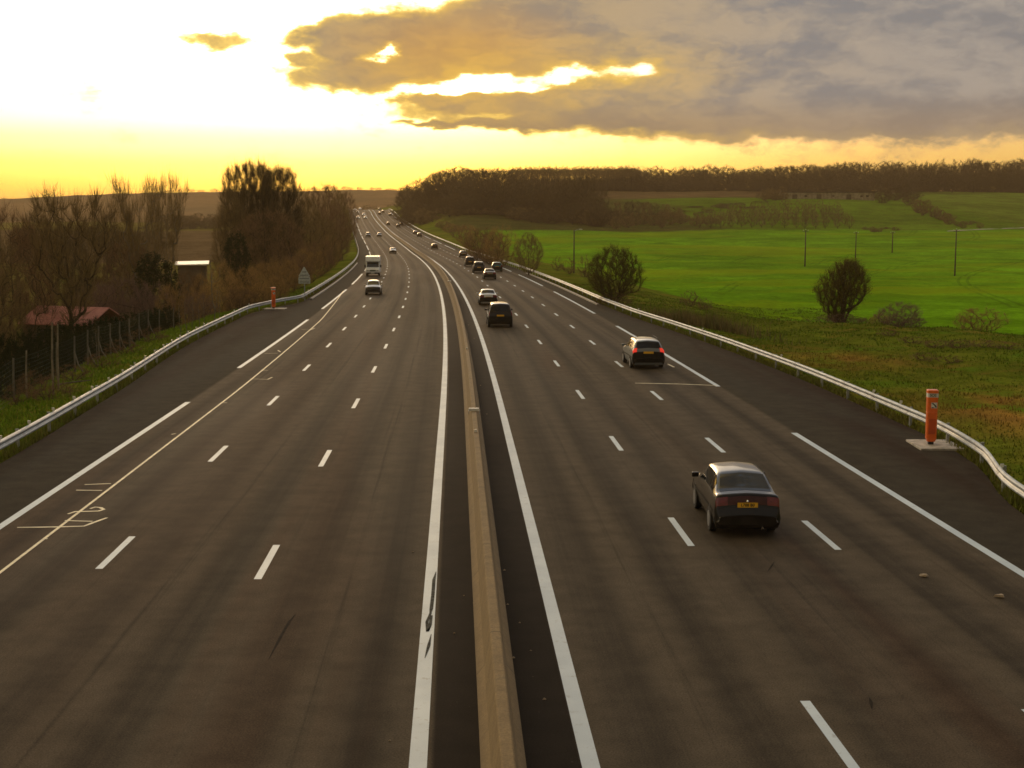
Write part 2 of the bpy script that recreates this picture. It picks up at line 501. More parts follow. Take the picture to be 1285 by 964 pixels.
c = w.mix(w.M('MULTIPLY', median, .95), c, (.015, .0115, .009, 1))
# rusty dust at the outer edge of the shoulders
edge = w.M('MULTIPLY', w.M('MAXIMUM', w.rng(u, -13.0, -14.6), w.rng(u, 13.3, 15.0)), w.rng(w.noise(w.vscale(uv, (.5, .06, 1)), 1.0, 5, .65, .4), .32, .62))
c = w.mix(w.M('MULTIPLY', edge, .8), c, (.036, .022, .016, 1))
# paving joints: along the lane edges and now and then across
jl = None
for uj in (-7.55, -3.98, 5.22, 8.52, -11.02, 11.80):
    q = w.rng(w.M('ABSOLUTE', w.M('SUBTRACT', u, w.M('ADD', uj, w.M('MULTIPLY', wob, .06)))), .012, .035, 1, 0)
    jl = q if jl is None else w.M('MAXIMUM', jl, q)
jx = w.rng(w.M('ABSOLUTE', w.M('SUBTRACT', w.M('FRACT', w.M('DIVIDE', w.M('ADD', v, w.M('MULTIPLY', mid, .15)), 61.0)), .31)), .0004, .0012, 1, 0)
jn = w.M('MULTIPLY', w.M('MULTIPLY', jl, .25), w.rng(w.noise(w.vscale(uv, (.6, .12, 1)), 1.0, 4, .7), .40, .62, .0, .55))
c = w.mix(jn, c, (.016, .013, .011, 1))
# tar-coloured repair patches and oil spots
ol = w.rng(w.noise(w.vscale(uv, (.8, .35, 1)), 1.0, 5, .7, .4), .68, .78)
c = w.mix(w.M('MULTIPLY', ol, .5), c, (.020, .017, .014, 1))
k = w.M('MULTIPLY', w.rng(grain, .2, .8, .52, 1.48), w.rng(mid, .25, .75, .80, 1.18))
c = w.mix(1.0, c, w.xyz(k, k, k), 'MULTIPLY')
sp = w.rng(w.noise(P, 15.0, 2, .5), .72, .78)
c = w.mix(w.M('MULTIPLY', sp, .45), c, (.17, .14, .11, 1))
w.put(b.inputs['Base Color'], c)
w.put(b.inputs['Roughness'], w.M('ADD', w.rng(big, .3, .7, .72, .82), w.M('MULTIPLY', shoulder, .15)))
b.inputs['Specular IOR Level'].default_value = .02
w.put(b.inputs['Normal'], w.bump(w.M('ADD', grain, w.M('MULTIPLY', mid, .4)), .14, .010))
MAT['asphalt'] = m

def ribbon(name, s0, s1, cols, mat, dz=0.0, ds=2.0, kind='structure', parent=None):
    """cols: function s -> list of offsets; sheet following the road"""
    ss = [s0]
    while ss[-1] < s1-1e-6: ss.append(min(s1, ss[-1] + (ds if ss[-1] < 320 else ds*3)))
    ss = np.array(ss)
    vs = []; uvv = []
    for s in ss:
        os_ = np.asarray(cols(s), float)
        x, y = so2xy(s, os_)
        z = float(zroad(s)) + dz
        for i in range(len(os_)):
            vs.append((float(x[i]), float(y[i]), z)); uvv.append((os_[i], s))
    k = len(os_); n = len(ss)
    fs = [(i*k+j, i*k+j+1, (i+1)*k+j+1, (i+1)*k+j) for i in range(n-1) for j in range(k-1)]
    me = bpy.data.meshes.new(name); me.from_pydata(vs, [], fs)
    ul = me.uv_layers.new(name='so')
    for l in me.loops: ul.data[l.index].uv = uvv[l.vertex_index]
    me.materials.append(mat)
    o = bpy.data.objects.new(name, me); COL.objects.link(o)
    if kind: o['kind'] = kind
    if parent: o.parent = parent
    return o

ribbon('road', -60, 1075, lambda s: [rail_L(s)+.05, -11.3, -7.7, -4.2, 0, 4, 8.7, 12.05, rail_R(s)-.05], MAT['asphalt'])

# road paint: worn white
m, nt, b = nt_new('road_paint'); w = NW(nt)
P = w.pos()
wear = w.M('MULTIPLY', w.rng(w.noise(P, 5.0, 6, .75), .56, .70), .55)
c = w.mix(w.rng(w.noise(P, .8, 3), .3, .7), (.45, .54, .61, 1), (.56, .65, .71, 1))
w.put(b.inputs['Base Color'], w.mix(wear, c, (.20, .19, .17, 1)))
b.inputs['Roughness'].default_value = .55
MAT['paint'] = m
MAT['paint_yellow'] = simple('survey_paint', (.74, .64, .40), .6, 0, .25, 3, world=True)
MAT['smear'] = simple('rubber_smear', (.075, .075, .068), .9, 0, .5, 9, world=True, spec=.05)
MAT['skid'] = simple('rubber_mark', (.030, .0245, .019), .95, 0, .3, 5, world=True, spec=.05)

class Rib:
    """several painted strips along the road in one marking"""
    def __init__(s): s.mb = MB()
    def strip(s, s0, s1, o, wd, dz=.004):
        n = max(1, int((s1-s0)/4)) if s1-s0 > 5 else 1
        vs = []
        for i in range(n+1):
            st = s0+(s1-s0)*i/n
            oo = o(st) if callable(o) else o
            for q in (-wd/2, wd/2):
                p = spot(st, oo+q, dz); vs.append(p)
        s.mb.add(vs, [(2*i, 2*i+1, 2*i+3, 2*i+2) for i in range(n)])
Lr = Rib(); Lr.strip(-40, 1040, -.56, .25); Lr.mb.build('median_line', MAT['paint'], kind='structure')
Lr = Rib(); Lr.strip(-40, 1040, 1.82, .25); Lr.mb.build('median_line', MAT['paint'], kind='structure')
for o, s0 in ((-7.76, 28.2-26), (-4.2, 27.2-26), (5.42, 29.7-26), (8.72, 29.2-26)):
    Lr = Rib(); s = s0
    while s < 1030: Lr.strip(s, s+3.0, o, .16); s += 13.08
    Lr.mb.build('lane_line', MAT['paint'], kind='structure')
Lr = Rib()
for k in range(20):
    e = 55.7 + 48.9*k
    Lr.strip(e-35.5, e, -11.27, .22)
Lr.mb.build('edge_line', MAT['paint'], kind='structure')
Lr = Rib()
for k in range(20):
    e = 46.4 + 50.3*k
    Lr.strip(e-36.6, e, 12.05, .22)
Lr.mb.build('edge_line', MAT['paint'], kind='structure')
# thin survey line running slantwise over the left carriageway, with its hand-sprayed marks
Lr = Rib()
yl = lambda s: float(np.interp(s, [0, 60, 104, 150], [-9.76, -9.82, -10.2, -11.4]))
Lr.strip(6, 150, yl, .08, .007)
def road_px(px, py):
    d = ray(px, py); t = -CAM_H/d.z
    return CAMP + d*t
def stroke(rib, pts, wd, dz=.006, taper=.75):
    P = [road_px(*p) for p in pts]
    vs = []
    for i, p in enumerate(P):
        d = (P[min(i+1, len(P)-1)]-P[max(i-1, 0)]); d.z = 0; d.normalize()
        q = Vector((-d.y, d.x, 0))*wd/2*(taper if (i in (0, len(P)-1)) else 1)
        vs += [(p.x-q.x, p.y-q.y, dz), (p.x+q.x, p.y+q.y, dz)]
    rib.mb.add(vs, [(2*i, 2*i+1, 2*i+3, 2*i+2) for i in range(len(P)-1)])
zz = lambda pts: [(x/3.012, 380+y/3.012) for x, y in pts]
marks = [[(320, 688), (420, 684)], [(288, 709), (386, 710)], [(257, 799), (285, 790), (340, 789), (372, 788), (392, 782), (380, 775), (360, 773), (341, 779)],
         [(65, 850), (220, 848), (318, 845), (352, 832), (405, 813)], [(245, 824), (350, 827)], [(160, 893), (180, 893)],
         [(1000, 192), (1050, 191)], [(988, 257), (1012, 256)], [(945, 288), (1012, 290), (1029, 282)], [(835, 377), (858, 379)], [(1140, 101), (1175, 102), (1190, 96)],
         [(1050, 180), (1060, 186)], [(648, 498), (664, 495)]]
for q in marks: stroke(Lr, zz(q), .10)
Lr.mb.build('survey_line', MAT['paint_yellow'], kind='structure')
Lr = Rib(); stroke(Lr, [(797, 481), (850, 482), (900, 484)], .16, .0055); stroke(Lr, [(838, 457), (846, 461)], .14, .0055)
Lr.mb.build('survey_line', MAT['paint_yellow'], kind='structure')
Lr = Rib()
stroke(Lr, [(337, 828), (350, 803), (363, 780), (371, 771)], .045, .0055, .15)
sk = lambda pts: [(480+x/2.975, 640+y/2.975) for x, y in pts]
Lr.mb.build('skid_marks', MAT['skid'], kind='structure'); Lr = Rib()
stroke(Lr, sk([(200, 232), (192, 262), (188, 320), (182, 370), (176, 400)]), .07, .0085, .2)
stroke(Lr, sk([(180, 385), (166, 420), (168, 455), (178, 430), (183, 395)]), .06, .009)
stroke(Lr, sk([(182, 465), (172, 510), (158, 555)]), .06, .0085, .15)
Lr.mb.build('skid_marks', MAT['smear'], kind='structure'); Lr = Rib()
stroke(Lr, [(963, 718), (968, 711), (972, 705)], .04, .0055, .15)
stroke(Lr, [(1091, 876), (1093, 882), (1094, 890)], .06, .0055, .2)
Lr.mb.build('skid_marks', MAT['skid'], kind='structure')

# pale kerb edging where the shoulder narrows again
for sgn, s0, s1 in ((1, 122, 205), (-1, 133, 260)):
    ss = np.arange(s0, s1+.1, 3.0); mb = MB(); P = []
    for s in ss:
        e = (rail_R(s) if sgn > 0 else -rail_L(s))-.62
        ring = [(e, -.05), (e, .09), (e+.03, .12), (e+.20, .12), (e+.22, .10), (e+.22, -.05)]
        P.append([spot(s, sgn*o, z) for o, z in ring])
    mb.grid(np.array([[tuple(p) for p in r] for r in P]))
    mb.build('kerb', MAT['slab'], kind='structure')

# ------------------------------------------------------------------ concrete barrier on the central reserve
m, nt, b = nt_new('barrier_concrete'); w = NW(nt)
P = w.pos()
st = w.noise(P, 2.2, 6, .7)
c = w.mix(w.rng(st, .3, .7), (.195, .130, .056, 1), (.255, .175, .078, 1))
run = w.noise(w.vscale(P, (1.0, 2.6, .35)), 1.6, 5, .7, .3)
c = w.mix(w.M('MULTIPLY', w.rng(run, .50, .72), .32), c, (.095, .062, .030, 1))
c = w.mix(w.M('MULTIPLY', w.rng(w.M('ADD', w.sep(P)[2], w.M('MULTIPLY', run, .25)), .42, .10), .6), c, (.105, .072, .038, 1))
fr = w.M('FRACT', w.M('DIVIDE', w.sep(P)[1], 6.0))
jt_ = w.rng(w.M('ABSOLUTE', w.M('SUBTRACT', fr, .5)), .0015, .0035, 1, 0)
c = w.mix(w.M('MULTIPLY', jt_, .8), c, (.03, .022, .014, 1))
c = w.mix(w.M('MULTIPLY', w.rng(w.noise(P, 1.1, 5, .75), .60, .72), .4), c, (.06, .048, .032, 1))
k = w.rng(w.noise(P, 26, 4, .75), .2, .8, .70, 1.3)
w.put(b.inputs['Base Color'], w.mix(1.0, c, w.xyz(k, k, k), 'MULTIPLY'))
b.inputs['Roughness'].default_value = .9
w.put(b.inputs['Normal'], w.bump(w.noise(P, 9, 5, .7), .5, .02))
MAT['barrier'] = m
ss = list(np.arange(-30, 330, 3.0)) + list(np.arange(330, 1041, 8.0))
prof = [(.30, -.1), (.305, .08), (.43, .24), (.525, .78), (.545, .80), (.685, .80), (.705, .78), (.80, .24), (.925, .08), (.93, -.1)]
mb = MB()
mb.grid(np.array([[tuple(spot(s, o, z)) for o, z in prof] for s in ss]))
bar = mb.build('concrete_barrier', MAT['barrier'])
tag(bar, 'long sand-coloured concrete barrier dividing the two carriageways of the motorway', 'barrier')
for k, (px, py, wd, lab) in enumerate(((566, 353, .62, 'pale grey box straddling the top of the concrete barrier, the farther one'),
                                      (599, 515, .34, 'small pale metal plate straddling the top of the concrete barrier, the nearer one'))):
    d = ray(px, py); t = (.82-CAM_H)/d.z; p = CAMP+d*t
    s, o = xy2so(p.x, p.y)
    e = empty('marker_box' if k == 0 else 'marker_plate', spot(s, .615, .80), heading(s), lab, 'marker')
    mb = MB(); mb.box((0, 0, .05), (.40 if k == 0 else .36, wd*.5, .10)); mb.build('cover', MAT['white_panel'], e, bevel=.012)
    for x in (-.20, .20):
        mb = MB(); mb.box((x, 0, -.03), (.02, wd*.45, .12)); mb.build('clamp', MAT['galv_post'], e)
for k, (px, py) in enumerate(((602, 540), (589, 437), (622, 682))[:2]):
    d = ray(px, py); t = (.86-CAM_H)/d.z; p = CAMP+d*t
    s, o = xy2so(p.x, p.y)
    mb = MB(); mb.prism([(-.05, 0), (.05, 0), (.04, .09), (-.04, .09)], -.03, .03)
    o_ = mb.build('barrier_reflector', MAT['refl_white'], bevel=.008); o_.location = spot(s, .60, .80); o_.rotation_euler.z = heading(s)
    tag(o_, ('white reflector stud on the barrier top just nearer than the small plate', 'white reflector stud on the barrier top between the plate and the far box')[k], 'reflector')

# ------------------------------------------------------------------ steel guardrails
def guardrail(edge, sgn, label, s0, s1, double=False, refl=()):
    root = empty('guardrail', spot(max(s0, 30), sgn*float(edge(max(s0, 30))), 0), 0, label, 'guardrail')
    inv = root.location.copy()
    loc = lambda s, o, z: tuple(spot(s, o, z)-inv)
    ss = [s0]
    while ss[-1] < s1: ss.append(ss[-1]+(1.0 if ss[-1] < 135 else (4.0 if ss[-1] < 330 else 8.0)))
    prof = [(.00, .39), (-.035, .405), (-.075, .435), (-.078, .475), (-.035, .515), (-.012, .545), (-.035, .575), (-.078, .615), (-.075, .655), (-.035, .69), (.00, .705), (.014, .70), (.014, .392), (0, .39)]
    mb = MB()
    mb.grid(np.array([[loc(s, sgn*(edge(s)+q), z) for q, z in prof] for s in ss]))
    mb.build('beam', MAT['galv'], root, smooth=False)
    s = max(s0, 28)
    while s < 130:
        mb = MB(); mb.grid(np.array([[loc(t, sgn*(edge(t)+q-(.006 if q < .01 else -.004)), z) for q, z in prof[:11]] for t in (s-.17, s, s+.17)])); mb.build('joint_plate', MAT['galv_post'], root)
        s += 4.0
    sp = 0; s = s0; near = []; farp = MB()
    while s < s1:
        mb = MB() if s < 300 else farp
        c = loc(s, sgn*(edge(s)+.16), .30); c2 = loc(s, sgn*(edge(s)+.075), .55)
        mb.box(c, (.10, .06, .78), heading(s)); mb.box(c2, (.13, .10, .18), heading(s))
        if s < 300: mb.build('post', MAT['galv_post'], root)
        s += 4.0 if s < 300 else 8.0
    o = farp.build('post', MAT['galv_post'], root); o['kind'] = 'stuff'
    for s in refl:
        mb = MB(); c = loc(s, sgn*(edge(s)+.01), .745)
        mb.box((c[0], c[1], c[2]-.02), (.025, .05, .06), heading(s)); mb.box((c[0], c[1], c[2]+.045), (.09, .035, .09), heading(s))
        mb.build('reflector', MAT['refl_white'], root)
    return root
guardrail(rail_R, 1, 'galvanised steel guardrail curving along the right edge beside the green field', 20, 1030, refl=(48.7, 35.5, 52, 66.5, 84, 104))
guardrail(lambda s: -rail_L(s), -1, 'galvanised steel guardrail curving along the left edge below the trees', 20, 1030, refl=[38.5+3.2*i for i in range(17)]+[104, 112, 136, 160])
# short end of a second rail at the right frame edge
root = empty('guardrail_end', (17.6, 37.2, ground(17.6, 37.2)), R(20), 'short stub of a second guardrail with a grey box behind the long right rail', 'guardrail')
mb = MB()
P = []
for i in range(9):
    t = i/8; x = .2 + 2.2*t; y = -.6 + 1.2*math.sin(t*2.2)
    P.append([(x+q*.5, y+q, z) for q, z in ((0, .45), (-.06, .5), (-.06, .58), (-.01, .62), (-.06, .66), (-.06, .74), (0, .78))])
mb.grid(np.array(P)); mb.build('beam', MAT['galv'], root)
mb = MB(); mb.box((.3, .1, .3), (.1, .08, .7)); mb.build('post', MAT['galv_post'], root)
mb = MB(); mb.box((2.0, .35, .3), (.1, .08, .7)); mb.build('post', MAT['galv_post'], root)
mb = MB(); mb.box((-.1, .35, .78), (.42, .25, .16)); mb.build('junction_box', MAT['galv_post'], root, bevel=.02)

# ------------------------------------------------------------------ grass blades on the verges
def grass(name, n, pick, hmin, hmax, cols, width=.02):
    vs = np.zeros((n*3, 3)); cl = np.zeros((n*3, 4), np.float32); cl[:, 3] = 1
    s, o = pick(n)
    x, y = so2xy(s, o); z = land(s, o)
    h = rng.uniform(hmin, hmax, n)*(.6+.8*np.clip(.5+.9*vnoise(x, y, 3.0, 31), 0, 1)); a = rng.uniform(0, 6.28, n); ln = rng.uniform(.05, .55, n)*h
    wd = width*rng.uniform(.6, 1.5, n)*(1+s/90)
    c, q = np.cos(a), np.sin(a)
    vs[0::3] = np.stack([x-c*wd, y-q*wd, z-.02], -1); vs[1::3] = np.stack([x+c*wd, y+q*wd, z-.02], -1)
    vs[2::3] = np.stack([x+q*ln, y+c*ln, z+h], -1)
    pal = np.array(cols); pk = np.clip((vnoise(x, y, 7, 32)+.6*rng.normal(size=n))*.9+len(pal)/2, 0, len(pal)-1).astype(int)
    cc = pal[pk]*rng.uniform(.7, 1.3, (n, 1))
    bb = (bare(s, o)*.85)[:, None]; cc = cc*(1-bb) + np.array([.30, .16, .04])*bb*rng.uniform(.7, 1.2, (n, 1))
    for k in range(3): cl[k::3, :3] = cc
    me = bpy.data.meshes.new(name)
    me.vertices.add(n*3); me.vertices.foreach_set('co', vs.ravel())
    me.loops.add(n*3); me.loops.foreach_set('vertex_index', np.arange(n*3, dtype=np.int32))
    me.polygons.add(n); me.polygons.foreach_set('loop_start', np.arange(0, n*3, 3, dtype=np.int32)); me.polygons.foreach_set('loop_total', np.full(n, 3, np.int32))
    ca = me.color_attributes.new('tint', 'FLOAT_COLOR', 'POINT'); ca.data.foreach_set('color', cl.ravel())
    me.update(calc_edges=True); me.materials.append(MAT['blades'])
    ob = bpy.data.objects.new(name, me); COL.objects.link(ob)
    return ob
m, nt, b = nt_new('grass_blades'); w = NW(nt)
w.put(b.inputs['Base Color'], w.node('ShaderNodeAttribute', attribute_name='tint').outputs['Color'])
b.inputs['Roughness'].default_value = .9; b.inputs['Specular IOR Level'].default_value = .1
MAT['blades'] = m
GC = [(.19, .14, .03), (.15, .155, .018), (.12, .175, .012), (.12, .18, .014), (.09, .165, .010), (.19, .16, .03)]
def pick_r(n):
    s = 30+140*rng.uniform(0, 1, n)**1.5; o = rail_R(s)+.15+rng.uniform(0, 1, n)**1.1*34
    return s, o
def pick_l(n):
    s = 32+130*rng.uniform(0, 1, n)**1.5; o = rail_L(s)-.15-rng.uniform(0, 1, n)**1.1*18
    return s, o
tag(grass('verge_grass', 90000, pick_r, .04, .13, GC), 'short green and straw-brown grass covering the right verge', 'grass', kind='stuff')
tag(grass('verge_grass', 60000, pick_l, .05, .20, [(a*1.35, b_*1.4, c_*1.2) for a, b_, c_ in GC]), 'rough green grass covering the slope beside the left guardrail', 'grass', kind='stuff')
def pick_strip(n):
    s = 30+160*rng.uniform(0, 1, n)**1.3; sd = rng.uniform(0, 1, n) < .5
    o = np.where(sd, rail_R(s)+rng.uniform(-.02, .5, n), rail_L(s)-rng.uniform(-.02, .5, n))
    return s, o
tag(grass('rail_grass', 26000, pick_strip, .08, .28, [(.19, .17, .045), (.17, .17, .035), (.14, .16, .025), (.21, .18, .06)]), 'olive grass growing under both steel guardrails', 'grass', kind='stuff')
# tall straw-coloured reeds behind the right rail
def pick_reed(n):
    c = rng.normal(size=(n, 2)); s = 98+5.5*c[:, 0]; o = rail_R(s)+2.6+.75*np.abs(c[:, 1])+.1*(98-s)
    return s, o
tag(grass('dry_reeds', 2600, pick_reed, .35, 1.1, [(.26, .20, .09), (.20, .15, .07), (.15, .14, .05), (.10, .08, .04)], .012), 'straw-pale dry reeds behind the right guardrail past the estate car', 'reeds', kind='stuff')
# ------------------------------------------------------------------ trees
def bark(name, c, v=.35):
    return simple(name, c, .95, 0, v, 3.0, spec=.1)
MAT['bark'] = bark('bark', (.055, .043, .030))
MAT['bark_pale'] = bark('pale_bark', (.17, .15, .12))
def twigmat(name, a, b_, trans=0.0):
    m, nt, b = nt_new(name); w = NW(nt)
    at_ = w.node('ShaderNodeAttribute', attribute_name='tint').outputs['Color']
    oi = w.node('ShaderNodeObjectInfo').outputs['Random']
    c = w.mix(w.sep(at_)[0], C4(a), C4(b_))
    k = w.rng(oi, 0, 1, .8, 1.22, False)
    w.put(b.inputs['Base Color'], w.mix(1.0, c, w.xyz(k, k, k), 'MULTIPLY'))
    b.inputs['Roughness'].default_value = .9; b.inputs['Specular IOR Level'].default_value = .12
    if trans:
        t = w.node('ShaderNodeBsdfTranslucent'); w.put(t.inputs[0], c)
        mx = w.node('ShaderNodeMixShader'); mx.inputs[0].default_value = trans
        nt.links.new(b.outputs[0], mx.inputs[1]); nt.links.new(t.outputs[0], mx.inputs[2])
        nt.links.new(mx.outputs[0], nt.nodes['Material Output'].inputs[0])
    return m
MAT['twig'] = twigmat('bare_twigs', (.125, .088, .038), (.240, .165, .065), .30)
MAT['twig_red'] = twigmat('reddish_twigs', (.125, .076, .042), (.235, .140, .068), .30)
MAT['leaf'] = twigmat('dark_leaves', (.058, .054, .012), (.145, .120, .026), .28)
MAT['leaf_brown'] = twigmat('budding_leaves', (.075, .060, .016), (.165, .122, .032), .28)
MAT['leaf_deep'] = twigmat('evergreen_leaves', (.014, .022, .008), (.035, .045, .014), .1)

MAT['twig_dark'] = twigmat('dark_twigs', (.062, .046, .024), (.125, .090, .040), .25)
MAT['twig_warm'] = twigmat('warm_twigs', (.210, .125, .046), (.390, .235, .080), .35)
MAT['twig_purple'] = twigmat('purplish_twigs', (.115, .072, .058), (.215, .135, .100), .28)
class TwigBuf:
    def __init__(s): s.tri = []; s.tint = []
    def ribbon(s, p, d, L, wd, r):
        """a thin tapering twig: one triangle, bent once"""
        u = d.cross(Vector((r.uniform(-1, 1), r.uniform(-1, 1), r.uniform(-1, 1))))
        if u.length < 1e-6: return
        u = u.normalized()*wd
        s.tri.append((p-u, p+u, p+d*L)); s.tint.append(r.random())
    def leaf(s, p, sz, r):
        a = Vector((r.gauss(0, 1), r.gauss(0, 1), r.gauss(0, 1))).normalized()
        b = a.cross(Vector((r.gauss(0, 1), r.gauss(0, 1), r.gauss(0, 1)))).normalized()
        s.tri.append((p-a*sz*.5, p+b*sz*.45, p+a*sz)); s.tint.append(r.random())
    def build(s, name, mat, parent):
        n = len(s.tri)
        v = np.array([[tuple(q) for q in t] for t in s.tri], float).reshape(-1, 3)
        me = bpy.data.meshes.new(name)
        me.vertices.add(n*3); me.vertices.foreach_set('co', v.ravel())
        me.loops.add(n*3); me.loops.foreach_set('vertex_index', np.arange(n*3, dtype=np.int32))
        me.polygons.add(n); me.polygons.foreach_set('loop_start', np.arange(0, n*3, 3, dtype=np.int32)); me.polygons.foreach_set('loop_total', np.full(n, 3, np.int32))
        ca = me.color_attributes.new('tint', 'FLOAT_COLOR', 'POINT')
        t = np.repeat(np.array(s.tint), 3); ca.data.foreach_set('color', np.stack([t, t, t, np.ones_like(t)], -1).astype(np.float32).ravel())
        me.update(calc_edges=True); me.materials.append(mat)
        o = bpy.data.objects.new(name, me); COL.objects.link(o); o.parent = parent
        return o

def make_tree(name, seed, h, prof, rad, tips=300, trunk_top=.8, trunk_r=.2, twigs=8, twl=.05, tww=.014, up=.6, lump=.25, leaves=0, leafsz=.15, stems=1, stemspread=.1, lean=0.0, outer=.45, mat='twig', barkm='bark', keep=1.0):
    """branches reach from the stem to points spread through an uneven crown volume; limbs thicken with what they carry"""
    r = random.Random(seed); g = np.random.default_rng(seed)
    root = empty(name)
    pk = np.array(prof, float)
    nodes = []; par = []; stem = []
    for st in range(stems):
        a0 = 6.283*(st+r.random()*.6)/stems
        off = np.array([math.cos(a0), math.sin(a0), 0])*(0 if stems == 1 else trunk_r*2.2*r.uniform(.5, 1.2))
        tilt = np.array([math.cos(a0), math.sin(a0), 0])*(0 if stems == 1 else stemspread*h*r.uniform(.5, 1.3))
        top = trunk_top*h*(1 if stems == 1 else r.uniform(.7, 1.0)); m = 10; wob = np.zeros(3)
        for i in range(m+1):
            f = i/m
            wob = wob + g.normal(0, .010*h, 3)*np.array([1, 1, 0])*(0 if i == 0 else 1)
            p = off + tilt*f**.8 + wob + np.array([lean*h*f*f, 0, top*f - (.3 if i == 0 else 0)])
            par.append(-1 if i == 0 else len(nodes)-1); nodes.append(p); stem.append(True)
    # lumpy crown
    lp = g.normal(size=(9, 3)); lp /= np.linalg.norm(lp, axis=1, keepdims=True); la = g.uniform(-1, 1, 9)
    T_ = []
    while len(T_) < tips:
        zf = g.uniform(pk[0, 0], 1.0); a = g.uniform(0, 6.283)
        rr = float(np.interp(zf, pk[:, 0], pk[:, 1]))
        if g.uniform() > rr**1.3+.05: continue
        dirv = np.array([math.cos(a), math.sin(a), (zf-.5)*1.6]); dirv /= np.linalg.norm(dirv)
        k = 1 + lump*float(np.sum(la*np.maximum(0, lp@dirv)**4))
        q = (outer + (1-outer)*g.uniform()**.6) if g.uniform() < .7 else g.uniform()**.5
        R0 = rr*rad*h*k*q
        T_.append([math.cos(a)*R0 + lean*h*zf*zf, math.sin(a)*R0, zf*h*(1+.10*(k-1))])
    T_ = np.array(T_)
    if keep < 1.0:   # open gaps between the clumps
        c = g.uniform(-1, 1, (14, 3))*np.array([rad*h, rad*h, h*.4]) + np.array([0, 0, h*.6])
        dd = np.min(np.linalg.norm(T_[:, None]-c[None], axis=2), 1)
        T_ = T_[dd > np.quantile(dd, 1-keep)]
    T_ = T_[np.argsort(np.linalg.norm(T_*np.array([1.2, 1.2, .75]), axis=1))]
    N = np.zeros((len(nodes)+len(T_)*3+5, 3)); n0 = len(nodes); N[:n0] = nodes; cnt = n0
    tipn = []
    for t in T_:
        d = N[:cnt]-t
        cost = np.linalg.norm(d*np.array([1, 1, .75]), axis=1) + np.where(d[:, 2] > -.02*h, 2.0*(d[:, 2]+.02*h), 0) + np.where(np.arange(cnt) < n0, -.02*h, 0)
        j = int(np.argmin(cost)); p0 = N[j]
        L = np.linalg.norm(t-p0); pj = j
        for f in ((.36, .70, 1.0) if L > .07*h else (.5, 1.0)):
            q = p0*(1-f)+t*f + g.normal(0, .035*L, 3)*(f < 1)
            q[2] -= .10*L*math.sin(math.pi*f)*up
            N[cnt] = q; par.append(pj); stem.append(False); pj = cnt; cnt += 1
        tipn.append(pj)
    N = N[:cnt]; par = np.array(par)
    load = np.zeros(cnt); load[tipn] = 1
    for i in range(cnt-1, -1, -1):
        if par[i] >= 0: load[par[i]] += load[i]
    tot = max(load[0], len(T_)/stems)
    rd = np.maximum(trunk_r*np.sqrt(load/tot), trunk_r*.035)
    for i in range(cnt):
        if stem[i]: rd[i] = max(rd[i], trunk_r*.12)
    rd[0] *= 1.2
    wood = MB(); tb = TwigBuf()
    for i in range(cnt):
        if par[i] < 0: continue
        a, b = Vector(N[par[i]]), Vector(N[i])
        ra, rb = (rd[par[i]] if (stem[i] or rd[par[i]] < rd[i]*1.8) else rd[i]*1.25), rd[i]
        wood.tube([a, b], [ra, rb], 7 if stem[i] else (5 if rb > trunk_r*.2 else 3), cap=False)
    tipset = set(tipn); ctr = Vector((0, 0, h*.45))
    for i in range(n0 if stems == 1 or True else 0, cnt):
        b = Vector(N[i]); gd = (b-Vector(N[par[i]])); gd = gd.normalized() if gd.length > 1e-6 else Vector((0, 0, 1))
        ow = (b-ctr).normalized()
        for k in range(twigs if i in tipset else max(1, twigs//2)):
            rv = Vector((r.gauss(0, 1), r.gauss(0, 1), r.gauss(0, 1)))
            d = (gd*.7 + ow*.45 + Vector((0, 0, .75*up)) + rv*.55).normalized()
            L = h*twl*r.uniform(.5, 1.35)
            st = b - gd*r.uniform(0, .6)*L + rv*.12*L
            tb.ribbon(st, d, L, tww*r.uniform(.7, 1.2), r)
            if leaves:
                for q in range(leaves):
                    tb.leaf(st + d*L*r.uniform(-.1, 1.05) + Vector((r.gauss(0, 1), r.gauss(0, 1), r.gauss(0, 1)))*leafsz*.7, leafsz*r.uniform(.6, 1.3), r)
    return root, wood, tb
def finish_tree(res, mat, barkm='bark'):
    root, wood, tb = res
    wood.build('trunk', MAT[barkm], root, smooth=True)
    tb.build('crown', MAT[mat], root)
    return root

PROTO = {}
def proto(key, mat='twig', barkm='bark', name='tree', **kw):
    PROTO[key] = finish_tree(make_tree(name, **kw), mat, barkm)
    PROTO[key]['used'] = 0
FAN = [(.10, .20), (.25, .66), (.45, .95), (.70, 1.0), (.88, .92), (.96, .78), (1, .5)]
ROUND = [(.10, .30), (.22, .72), (.45, 1.0), (.68, .93), (.86, .66), (.96, .36), (1, .12)]
WOODS = [(.02, .62), (.2, .86), (.5, 1.0), (.72, .92), (.9, .60), (1, .22)]
VASE = [(.12, .10), (.3, .34), (.55, .66), (.8, .95), (.93, 1.0), (1, .8)]
BUSH = [(.02, .42), (.25, .88), (.5, 1.0), (.75, .82), (.92, .5), (1, .2)]
proto('poplar', name='bare_tree', seed=1, h=20, prof=FAN, rad=.30, tips=1400, outer=.15, trunk_top=.82, trunk_r=.27, twigs=17, twl=.065, tww=.020, up=1.15, lump=.35, mat='twig_dark')
proto('vase', name='bare_tree', seed=2, h=14, prof=VASE, rad=.36, tips=230, trunk_top=.42, trunk_r=.22, twigs=11, twl=.095, tww=.024, up=1.5, lump=.4, outer=.3)
proto('vase_thin', name='bare_tree', seed=3, h=14, prof=VASE, rad=.30, tips=230, trunk_top=.5, trunk_r=.16, twigs=9, twl=.11, tww=.021, up=1.7, lump=.5, outer=.25, barkm='bark_pale')
